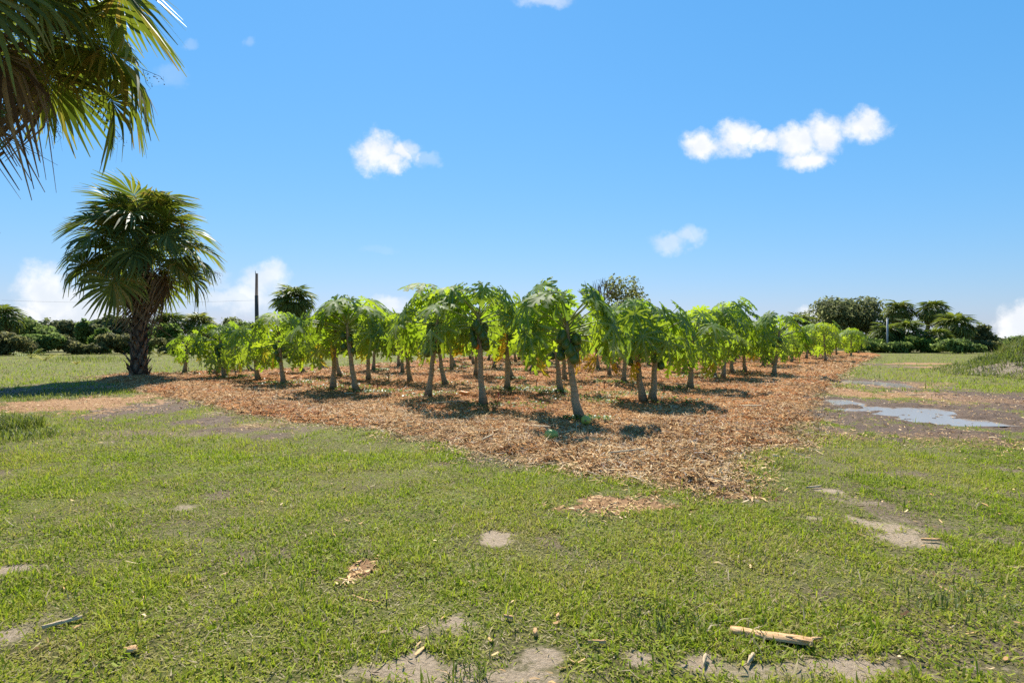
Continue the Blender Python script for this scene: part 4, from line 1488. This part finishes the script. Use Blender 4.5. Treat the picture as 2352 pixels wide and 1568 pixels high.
def leaf_cloud(nrng, blobs, n, size):
    """leaf sized faces spread through a set of ellipsoids (cx,cy,cz,rx,ry,rz)"""
    b = np.array(blobs, float)
    vol = (b[:, 3] * b[:, 5])
    idx = nrng.choice(len(b), n, p=vol / vol.sum())
    d = nrng.normal(size=(n, 3))
    d /= np.linalg.norm(d, axis=1)[:, None]
    rad = 1 - .42 * nrng.random(n) ** 1.6
    lump = 1 + .22 * (fbm(d[:, 0] * 2 + idx * 3.1, d[:, 2] * 2 + d[:, 1], 1.6, 7) - .5) * 2
    P = b[idx, :3] + d * b[idx, 3:] * (rad * lump)[:, None]
    P += nrng.normal(0, size * .5, P.shape)
    nrm = d + nrng.normal(0, .55, (n, 3)) + np.array((0, 0, .35))
    nrm /= np.linalg.norm(nrm, axis=1)[:, None]
    a = np.cross(nrm, nrng.normal(size=(n, 3)))
    a /= np.linalg.norm(a, axis=1)[:, None] + 1e-9
    c_ = np.cross(nrm, a)
    s1 = (size * (.5 + nrng.random(n)))[:, None]
    s2 = s1 * (.45 + .3 * nrng.random(n))[:, None]
    V = np.stack([P - a * s1, P + c_ * s2, P + a * s1, P - c_ * s2], 1)
    Q = np.arange(n * 4).reshape(n, 4)
    tint = np.clip(nrng.normal(.5, .2, n) + .35 * (nrng.random(len(b))[idx] - .5), 0, 1)
    return V.reshape(-1, 3), Q, np.repeat(tint, 4)


def leafy_tree(name, px, topy, w, d, label, cat, mat='green_leaf', basez=0.0, low=.25, nb=9, n=2600, size=.17, seed=0, group=None, trunk=True, depth=.6, lean=0.0):
    """crown from z=low*height to topy, width w measured pixels"""
    r = random.Random(seed * 13 + int(px))
    nr_ = np.random.default_rng(seed * 7 + int(px))
    x = xat(px, d)
    H = zat(topy, d)
    W = w / F * d
    t_ = thing(name, (x, d, basez), label, cat, group)
    blobs = []
    zlo = H * low
    for i in range(nb):
        q = r.random()
        cz = zlo + (H - zlo) * (.18 + .64 * q)
        k = math.sqrt(max(.08, 1 - (2 * (.18 + .64 * q) - .9) ** 2))
        cx = r.uniform(-.5, .5) * W * k * .8
        rx = W * r.uniform(.17, .28)
        rz = min((H - cz) * .95, (H - zlo) * r.uniform(.18, .3))
        blobs.append((cx + lean * q, r.uniform(-.3, .3) * W * depth, cz, rx, rx * depth * 1.3, max(rz, .12 * (H - zlo))))
    V, Q, A = leaf_cloud(nr_, blobs, n, size)
    V[:, 2] = np.maximum(V[:, 2], 0.02)
    link('crown', mesh_np('crown', V, Q, None, [m_fol[mat]], dict(tint=A)), t_)
    if trunk:
        j = Joiner()
        rt = max(.05, W * .028)
        hub = (r.uniform(-.1, .1) * W, 0, zlo + (H - zlo) * .25)
        V, Q, T = tube([(0, 0, -.05), (hub[0] * .5, 0, hub[2] * .55), hub], [rt * 1.3, rt, rt * .8], 7)
        j.add(V, Q, T)
        for b in blobs[:7]:
            mid_ = [(hub[k] + b[k]) / 2 + r.uniform(-.1, .1) * W * .3 for k in range(3)]
            V, Q, T = tube([hub, mid_, b[:3]], [rt * .6, rt * .4, rt * .15], 5)
            j.add(V, Q, T)
        link('trunk', j.mesh('trunk', [m_bark], True), t_)
    return t_


TL = 'trees of the wild hedge behind the left field'
left_trees = [
    (72, 724, 100, 56, 'green_leaf', 'round dark green tree second from the left edge behind the hedge'),
    (150, 728, 104, 60, 'oak_leaf', 'broad dark tree left of the big palm, under the white cloud'),
    (212, 734, 56, 58, 'green_leaf', 'small narrow tree between the two broad dark trees'),
    (266, 719, 92, 58, 'oak_leaf', 'dark tree crown touching the left side of the big palm trunk'),
    (325, 742, 70, 60, 'green_leaf', 'tree mostly hidden behind the big palm trunk'),
    (505, 726, 92, 66, 'oak_leaf', 'dark tree behind the first papayas, left of the pole'),
    (575, 736, 80, 66, 'green_leaf', 'low tree round the foot of the pole'),
    (640, 742, 60, 64, 'oak_leaf', 'dark low tree just right of the pole'),
    (745, 745, 90, 60, 'green_leaf', 'hedge tree behind the bulky papaya'),
]
for i, (px, ty, w_, d, mt, lb) in enumerate(left_trees):
    leafy_tree('hedge_tree', px, ty, w_, d, lb, 'tree', mt, low=.18, nb=10, n=3000, size=.19, seed=i, group=TL)
BG = 'bushes of the hedge along the left field'
left_bushes = [
    (15, 762, 110, 47, 'olive_leaf', 'olive bush at the left edge of the hedge'),
    (95, 764, 90, 49, 'green_leaf', 'green bush above the yellow palm seedlings'),
    (175, 768, 110, 50, 'olive_leaf', 'long olive bush left of the big palm'),
    (255, 764, 100, 51, 'olive_leaf', 'dusty olive bush touching the big palm trunk from the left'),
    (330, 774, 80, 51, 'green_leaf', 'bush behind the big palm trunk'),
    (383, 742, 62, 54, 'bright_leaf', 'fresh light green bush right of the big palm trunk'),
    (380, 776, 90, 50, 'olive_leaf', 'low olive bush below the fresh light green one'),
    (450, 770, 90, 51, 'green_leaf', 'hedge bush behind the slender leftmost papaya'),
    (540, 776, 110, 51, 'olive_leaf', 'hedge bush behind the dark fruit ball papaya'),
    (640, 774, 110, 51, 'green_leaf', 'hedge bush behind the papaya with round fruit cluster'),
    (740, 776, 110, 51, 'green_leaf', 'hedge bush behind the curved stem at the mulch back edge'),
    (840, 776, 120, 51, 'green_leaf', 'hedge bush behind the upright papaya'),
    (940, 778, 120, 52, 'green_leaf', 'hedge bush behind the thin reddish stem'),
    (1050, 778, 130, 54, 'green_leaf', 'hedge bush behind the big fruit bunch'),
    (235, 752, 50, 53, 'bright_leaf', 'small bright bush in the hedge left of the big palm'),
]
for i, (px, ty, w_, d, mt, lb) in enumerate(left_bushes):
    leafy_tree('bush', px, ty, w_, d, lb, 'bush', mt, low=.0, nb=9, n=2600, size=.15, seed=40 + i, group=BG, trunk=False, depth=.35)

leafy_tree('oak_tree', 1962, 678, 178, 74, 'large dark live oak with a broad dome at the right end of the papaya rows', 'tree', 'oak_leaf', low=.16, nb=22, n=9500, size=.19, seed=3)
leafy_tree('leafy_tree', 1437, 630, 100, 52, 'airy olive brown tree rising behind the papayas right of centre', 'tree', 'airy_leaf', low=.38, nb=15, n=1700, size=.13, seed=5)
RB = 'bushes at the far right edge of the field'
for i, (px, ty, w_, d, mt, lb) in enumerate([
    (2252, 742, 60, 62, 'oak_leaf', 'spindly dark bush right of the short skirted palm'),
    (2000, 776, 90, 57, 'bright_leaf', 'yellow green bush at the foot of the oak'),
    (1975, 784, 60, 55, 'green_leaf', 'low bush right behind the last papaya'),
    (2060, 786, 70, 55, 'green_leaf', 'low bush between the last papaya and the palms'),
    (2110, 772, 90, 56, 'bright_leaf', 'bright bush under the leaning palm'),
    (2200, 777, 108, 53, 'green_leaf', 'wide flat topped dark bush standing on the grass before the palms'),
    (2285, 768, 70, 80, 'oak_leaf', 'distant dark trees on the horizon right of the bushes'),
    (2330, 768, 90, 66, 'green_leaf', 'green bush rising behind the grassy mound'),
    (2262, 782, 70, 58, 'olive_leaf', 'olive scrub between flat topped bush and mound'),
    (1900, 768, 60, 66, 'green_leaf', 'bush left of the oak behind papaya crowns'),
    (1780, 764, 90, 68, 'oak_leaf', 'dark bush behind the papaya rows left of the low palm fan'),
    (2225, 768, 60, 64, 'oak_leaf', 'bush behind the short skirted palm'),
]):
    leafy_tree('bush', px, ty, w_, d, lb, 'bush', mt, low=.0, nb=9, n=2400, size=.16, seed=70 + i, group=RB, trunk=False, depth=.4)

# bare tree
x, d = xat(1372, 50), 50
bt = thing('bare_tree', (x, d, 0), 'leafless twiggy tree behind the papayas, left of the airy olive tree', 'tree')
r = random.Random(77)
jt, jb = Joiner(), Joiner()
V, Q, T = tube([(0, 0, -.05), (.05, 0, 2.0), (-.05, 0, 3.6)], [.13, .11, .09], 7)
jt.add(V, Q, T)


def branch(j, p, dr, L, rad, depth):
    q = p + dr * L
    mid_ = (p + q) / 2 + Vector((r.uniform(-.08, .08), r.uniform(-.08, .08), 0)) * L
    V, Q, T = tube([p, mid_, q], [rad, rad * .8, rad * .55], 4, False)
    j.add(V, Q)
    if depth:
        for _ in range(3):
            nd_ = (dr + Vector((r.uniform(-.6, .6), r.uniform(-.6, .6), r.uniform(-.1, .5)))).normalized()
            branch(j, p + dr * L * r.uniform(.5, 1), nd_, L * r.uniform(.55, .8), max(rad * .55, .016), depth - 1)


for k in range(8):
    a = k * 2.399
    branch(jb, Vector((0, 0, r.uniform(2.8, 3.6))), Vector((.45 * math.cos(a), .45 * math.sin(a), 1)).normalized(), 1.6, .06, 3)
link('trunk', jt.mesh('trunk', [m_bark], True), bt)
link('branches', jb.mesh('branches', [m_bark]), bt)

# ------------------------------------------------------------------ poles
m_wood = simple_mat('pole_wood', [(0.3, (0.045, 0.034, 0.027)), (0.6, (0.10, 0.078, 0.062)), (0.8, (0.16, 0.13, 0.105))], 6, 0.85, 0.2, 0.5, 0.01, (1, 1, .1))
m_metal = simple_mat('grey_metal', [(0.3, (0.25, 0.25, 0.25)), (0.7, (0.42, 0.42, 0.41))], 5, 0.5, 0.4, 0.1)
d = 58
x = xat(590, d)
zt = zat(627, d)
up = thing('utility_pole', (x, d, 0), 'dark wooden utility pole rising above the left papayas', 'utility pole')
V, Q, T = tube([(0, 0, -.1), (0, 0, zt * .4), (-.02, 0, zt * .72), (-.02, 0, zt * .72), (.0, 0, zt)], [.21, .19, .175, .155, .13], 10)
link('pole', mesh_np('pole', V, Q, T, [m_wood], smooth=True), up)
V, Q, T = tube([(-.11, 0, zt - .15), (-.13, 0, zt + .12), (-.12, 0, zt + .28)], [.03, .035, .02], 6)
link('insulator', mesh_np('insulator', V, Q, T, [m_metal], smooth=True), up)
zw = zat(693, d)
pts = [(xq, 0, zw - .05 + .25 * ((xq + 13) / 13) ** 2) for xq in np.linspace(0, -26, 14)]
V, Q, T = tube(pts, [.007] * 14, 4, False)
link('wire', mesh_np('wire', V, Q, None, [m_wood]), up)
d = 56
gp = thing('post', (xat(2038, d), d, 0), 'thin grey metal post in front of the oak', 'post')
zt = zat(730, d)
V, Q, T = tube([(0, 0, -.1), (0, 0, zt)], [.085, .08], 8)
link('shaft', mesh_np('shaft', V, Q, T, [m_metal]), gp)
V, Q, T = tube([(0, 0, zt), (0, 0, zt + .06)], [.1, .06], 8)
link('cap', mesh_np('cap', V, Q, T, [m_metal]), gp)

# ------------------------------------------------------------------ seedlings in the left field
m_seedl = tint_leaf('seedling_leaf', [(0, (0.10, 0.15, 0.02)), (.5, (0.30, 0.33, 0.04)), (1, (0.55, 0.45, 0.06))], [(0, (0.2, 0.28, 0.02)), (1, (0.6, 0.5, 0.05))], .4, .4, .4)


def seedling(px, py, h, label, yellow, seed):
    r = random.Random(seed)
    x, y = g(px, py)
    t_ = thing('palm_seedling', (x, y, 0), label, 'young palm', 'young palms planted in the left field')
    s = h / F * y
    for k in range(9):
        az = k * 2.399 + r.uniform(-.2, .2)
        el = R(r.uniform(35, 80))
        j = Joiner()
        n = 9
        L = s * r.uniform(.8, 1.15)
        rach = [np.array((L * q * math.cos(el) + L * .25 * q * q, 0, L * q * math.sin(el) - L * .35 * q * q)) for q in np.linspace(0, 1, n)]
        V, Q, T = tube(rach, np.linspace(.016, .004, n), 4, False)
        j.add(V, Q, tint=yellow)
        for i in range(2, n):
            for sg in (-1, 1):
                ll = L * .34 * (1 - .5 * abs(i / n - .5))
                tip = rach[i] + np.array((ll * .6, sg * ll * .75, -ll * .25))
                wv = np.array((.022 * L + .01, 0, 0))
                j.add([rach[i] - wv, rach[i] + wv, tip], None, [(0, 1, 2)], tint=min(1, max(0, yellow + r.uniform(-.2, .2))))
        link('frond', j.mesh('frond', [m_seedl]), t_, (0, 0, 0), (0, 0, az))


seedling(70, 822, 34, 'greenish young palm farthest left in the field', .25, 1)
seedling(104, 828, 30, 'bright yellow young palm beside the greenish one at far left', .75, 2)
seedling(175, 836, 12, 'tiny orange yellow seedling in the grass left of the big palm', .95, 3)
seedling(512, 832, 20, 'yellow young palm behind the dark fruit ball papaya', .8, 4)
seedling(625, 822, 24, 'yellow young palm left of the papaya with round fruit cluster', .85, 5)
seedling(717, 822, 18, 'yellow young palm behind the left leaning papaya', .8, 6)
seedling(808, 826, 20, 'pale yellow young palm between the flared stem and its neighbour', .7, 7)
seedling(365, 818, 22, 'small yellow palm just right of the big palm trunk', .7, 8)


# ------------------------------------------------------------------ fallen fruit, splinters, stakes, small things
def on_ground(px, py, bed):
    x, y = g(px, py, BED_Z if bed else 0.0)
    z = float(bed_height(np.array([x]), np.array([y]))[0]) if bed else float(ground_height(np.array([x]), np.array([y]))[0])
    return x, y, z


m_scar = simple_mat('fruit_scar', [(0.3, (0.2, 0.13, 0.05)), (0.7, (0.42, 0.3, 0.14))], 20, 0.8, 0.2, 0.1)
fm = fruit_mesh('fallen_papaya', .20, .16, m_fruit_pale)
V, Q, T = tube([(0, 0, .095), (0, 0, .105)], [.02, .016], 6)
scar = mesh_np('stem_scar', V, Q, T, [m_scar])
for (px, py, rot, lb) in [(1346, 972, (R(82), 0, R(-12)), 'round green papaya lying at the foot of the tallest front tree'),
                          (1267, 1003, (R(80), R(15), R(65)), 'half buried pale green papaya lying alone on the mulch')]:
    x, y, z = on_ground(px, py, True)
    o_ = tag(link('fallen_papaya', fm, None, (x, y, z + (.065 if px > 1300 else .045)), rot), lb, 'papaya', 'fallen papayas')
    link('stem_scar', scar, o_)


def chunk_mesh(name, seed, L, W, H, mat, n=9):
    r = random.Random(seed)
    j = Joiner()
    pts = [np.array((L * (q - .5), .06 * L * math.sin(4 * q), H * .45 * (1 + .4 * math.sin(7 * q)))) for q in np.linspace(0, 1, n)]
    V, Q, T = tube(pts, [max(.004, W / 2 * math.sin(math.pi * (.08 + .84 * q)) ** .6 * r.uniform(.75, 1.2)) for q in np.linspace(0, 1, n)], 8)
    V[:, 2] = V[:, 2] * H / W + H * .1
    j.add(V, Q, T)
    return j.mesh(name, [mat], True)


for (px, py, L, lb) in [(1066, 910, .25, 'torn orange piece of ripe papaya on the mulch left of the big fruit bunch tree'),
                        (658, 858, .24, 'pale orange ripe papaya lying behind the papaya with round fruit cluster')]:
    x, y, z = on_ground(px, py, True)
    tag(link('ripe_papaya', chunk_mesh('ripe_papaya', int(px), L, .11, .09, m_flesh), None, (x, y, z + .02), (0, 0, R(-14))), lb, 'papaya', 'ripe papayas fallen on the mulch')
x, y, z = on_ground(866, 842, True)
tag(link('ripe_papaya', chunk_mesh('ripe_papaya', 3, .25, .12, .1, m_fruit_ripe), None, (x, y, z + .02), (0, 0, 0)), 'small dark orange papaya far back beside the upright papaya', 'papaya', 'ripe papayas fallen on the mulch')

m_splint = simple_mat('splinter_wood', [(0.25, (0.32, 0.15, 0.055)), (0.5, (0.62, 0.36, 0.16)), (0.75, (0.74, 0.52, 0.30))], 10, 0.8, 0.25, 0.9, 0.01, (1, 14, 14))
m_drywood = simple_mat('dry_stick', [(0.25, (0.30, 0.21, 0.12)), (0.5, (0.56, 0.42, 0.25)), (0.75, (0.70, 0.56, 0.37))], 10, 0.85, 0.2, 0.9, 0.01, (2, 14, 14))


def splinter(seed, L, W, prongs=3):
    """jagged torn piece of wood lying along x"""
    r = random.Random(seed)
    j = Joiner()
    n = 8
    top, bot = [], []
    for i in range(n):
        q = i / (n - 1)
        wd = W * (.16 + .84 * math.sin(min(1, q * 1.15) * math.pi * .62)) * r.uniform(.85, 1.1) * (1 if q < .95 else .7)
        c_ = .05 * L * math.sin(2.2 * q)
        top.append((L * (q - .5), c_ + wd / 2, .010 + .006 * r.random()))
        bot.append((L * (q - .5), c_ - wd / 2, .008 + .006 * r.random()))
    ridge = [(L * (i / (n - 1) - .5), (top[i][1] + bot[i][1]) / 2 + r.uniform(-.1, .1) * W, .012 + W * .30 * r.uniform(.7, 1.1)) for i in range(n)]
    V = top + ridge + bot + [(p[0], p[1], 0) for p in top] + [(p[0], p[1], 0) for p in bot]
    Q = []
    for i in range(n - 1):
        Q += [(i, i + n, i + n + 1, i + 1), (i + n, i + 2 * n, i + 2 * n + 1, i + n + 1), (i + 3 * n, i, i + 1, i + 3 * n + 1), (i + 2 * n, i + 4 * n, i + 4 * n + 1, i + 2 * n + 1)]
    Q += [(0, 3 * n, 4 * n, 2 * n), (n - 1, 2 * n + n - 1, 4 * n + n - 1, 3 * n + n - 1)]
    j.add(V, Q)
    for k in range(prongs):
        a = r.uniform(-.5, .5)
        p0 = np.array((L * r.uniform(.1, .46), r.uniform(-.4, .4) * W, .014))
        p1 = p0 + np.array((L * r.uniform(.12, .25), a * W * 1.6, r.uniform(0, .015)))
        V2, Q2, T2 = tube([p0, (p0 + p1) / 2, p1], [W * .13, W * .1, .001], 4)
        j.add(V2, Q2, T2)
    return j


SG = 'torn wood splinters lying in the grass'
for (px, py, L, W, ang, mt, lb, pr) in [
    (1772, 1472, .36, .075, -22, m_splint, 'largest splinter, long frayed orange wood on the grass at lower right', 5),
    (1622, 1527, .085, .014, 62, m_drywood, 'short dry stick on bare sand left of the largest splinter', 0),
    (1728, 1524, .10, .012, 50, m_drywood, 'dry stick on the soil just below the largest splinter', 0),
    (140, 1441, .16, .018, 38, m_drywood, 'long pale dry splinter at lower left of the lawn', 2),
    (1231, 1461, .05, .022, 85, m_splint, 'stubby chip standing by the sand at bottom centre', 0),
    (1372, 1485, .085, .010, -6, m_splint, 'thin curled orange splinter right of the stubby chip', 1),
    (1168, 1427, .055, .012, -25, m_splint, 'small brown chip above the sand at bottom centre', 0),
    (296, 1503, .05, .04, 20, m_splint, 'curled brown dry leaf like chip on the lower left lawn', 0),
    (1282, 1424, .04, .018, 70, m_splint, 'small orange chip right of the small brown chip', 0),
    (2140, 1246, .12, .02, -12, m_splint, 'brown bark strip below the sand patch at right', 2),
    (1870, 1122, .16, .02, 8, m_drywood, 'flat pale splinter on the lawn off the mulch corner', 1),
    (1680, 948, .0, .0, 0, None, '', 0),
    (2104, 907, .55, .03, 4, m_drywood, 'long pale stick lying in the mud behind the puddle', 1),
]:
    if mt is None:
        continue
    x, y, z = on_ground(px, py, False)
    tag(link('wood_splinter', splinter(int(px), L, W, pr).mesh('wood_splinter', [mt]), None, (x, y, z + .014), (R(-9), R(-2), R(ang))), lb, 'wood splinter', SG)
ST = 'pale sticks lying on the mulch'
for (px, py, L, W, ang, lb) in [
    (1008, 932, 1.0, .022, 3, 'long yellowish fallen leaf stalk between the two front left papaya stems'),
    (1723, 936, .42, .045, -38, 'pale split stick on the mulch near the right edge'),
    (1120, 1006, .30, .03, 60, 'pale stick on the mulch front slope below the big fruit bunch tree'),
    (1440, 1044, .45, .022, 8, 'long straw coloured stick on the front mulch'),
    (1385, 1090, .30, .02, 70, 'curved pale stick at the lower front of the mulch'),
    (676, 896, .5, .03, -28, 'pale stick on the mulch in front of the round fruit cluster papaya'),
    (800, 905, .4, .03, -45, 'stick on the mulch left of the flared stem'),
    (1240, 985, .42, .03, -48, 'stick sticking out of the mulch left of the lone fallen papaya'),
    (1030, 905, .4, .025, -35, 'stick on the mulch right of the leaning fruit column tree'),
]:
    x, y, z = on_ground(px, py, True)
    tag(link('stick', splinter(int(px) + 1, L, W, 1).mesh('stick', [m_drywood]), None, (x, y, z + .035), (R(3), R(-4), R(ang))), lb, 'stick', ST)

m_red = simple_mat('red_plastic', [(0.3, (0.42, 0.035, 0.02)), (0.7, (0.58, 0.07, 0.035))], 6, 0.5, 0.4, 0.05)
m_rust = simple_mat('rusty_stake', [(0.3, (0.09, 0.04, 0.025)), (0.7, (0.24, 0.095, 0.05))], 9, 0.8, 0.2, 0.2)
SK = 'irrigation stakes beside the papaya stems'
for (px, py, h, mt, lb) in [
    (1144, 925, .26, m_red, 'bright red stake right of the big fruit bunch tree'), (1045, 888, .2, m_rust, 'rusty stake right of the leaning fruit column tree'),
    (892, 874, .26, m_rust, 'rusty stake right of the upright papaya'), (866, 895, .22, m_rust, 'rusty stake touching the flared stem foot'),
    (713, 876, .22, m_rust, 'rusty stake right of the round fruit cluster papaya'), (540, 865, .2, m_rust, 'rusty stake right of the dark fruit ball papaya'),
    (475, 858, .26, m_rust, 'rusty stake left of the strongly leaning stem'), (433, 854, .2, m_rust, 'rusty stake by the slender leftmost papaya'),
    (1232, 890, .24, m_rust, 'rusty stake right of the orange brown stem'), (1388, 895, .2, m_rust, 'rusty stake among weeds right of the tallest front tree'),
    (1525, 905, .2, m_rust, 'rusty stake right of the large hanging fruit papaya'), (720, 852, .2, m_rust, 'rusty stake by the weeds of the left leaning papaya'),
]:
    x, y, z = on_ground(px, py, True)
    s_ = thing('stake', (x, y, z - .03), lb, 'stake', SK)
    V, Q, T = tube([(0, 0, 0), (.004, 0, h)], [.012, .011], 6)
    link('shaft', mesh_np('shaft', V, Q, T, [mt]), s_)
    V, Q, T = tube([(.004, 0, h), (.004, 0, h + .025)], [.019, .014], 6)
    link('cap', mesh_np('cap', V, Q, T, [mt]), s_)

# feathery creeper of a tree out of view, stem joined to the near palm
m_sprig = tint_leaf('sprig_leaf', [(0, (0.025, 0.06, 0.012)), (1, (0.09, 0.16, 0.03))], [(0, (0.06, 0.13, 0.012)), (1, (0.18, 0.28, 0.03))], .4, .4, .4)
cr = thing('sprig', (-8.98, 9.3, 4.05), 'feathery leaved creeper of an unseen tree at the left edge, joined to the near palm', 'sprig')
r = random.Random(4)
js = Joiner()
sprays = [[(0, 0, 0), (.35, -.15, .55), (.72, -.3, .58), (1.0, -.35, .42)], [(0, 0, .1), (.4, -.1, .85), (.8, -.25, .98), (.98, -.3, .92)], [(0, 0, .2), (.4, .2, 1.0), (.7, .1, 1.25), (.92, 0, 1.3)]]
for sp_ in sprays:
    V, Q, T = tube(sp_, [.014, .011, .008, .004], 5, False)
    js.add(V, Q)
link('stem', js.mesh('stem', [m_fpet]), cr)
for sp_ in sprays:
    jl = Joiner()
    P = np.array(sp_)
    for i in range(16):
        q = 1.2 + 1.75 * i / 15
        k = min(int(q), 2)
        p = P[k] + (P[k + 1] - P[k]) * (q - k)
        dr = (P[k + 1] - P[k])
        dr = dr / np.linalg.norm(dr)
        for sg in (-1, 1):
            sd2 = np.array((-dr[2] * sg * .75, r.uniform(-.5, .1), dr[0] * sg * .75)) + dr * .45
            L = .12 * r.uniform(.8, 1.1) * (1 - .4 * i / 15)
            tip = p + sd2 * L
            mid_ = p + sd2 * L * .5
            wv = dr * .017
            jl.add([p, mid_ - wv, tip, mid_ + wv], [(0, 1, 2, 3)], None, tint=r.random())
    link('leaf_spray', jl.mesh('leaf_spray', [m_sprig]), cr)

# clear plastic litter
m_plastic = simple_mat('pale_plastic', [(0.3, (0.45, 0.48, 0.5)), (0.7, (0.7, 0.72, 0.74))], 12, 0.35, 0.5, 0.3)
x, y, z = on_ground(1322, 838, True)
tag(link('plastic_litter', chunk_mesh('plastic_litter', 8, .4, .16, .12, m_plastic), None, (x, y, z), (0, 0, .2)), 'scrap of pale plastic lying far inside the mulch bed', 'litter')
print('objects', len(bpy.data.objects), 'triangles', sum(sum(p - 2 for p in np.array([len(q.vertices) for q in m_.polygons])) if len(m_.polygons) < 5000 else len(m_.loops) - 2 * len(m_.polygons) for m_ in bpy.data.meshes))
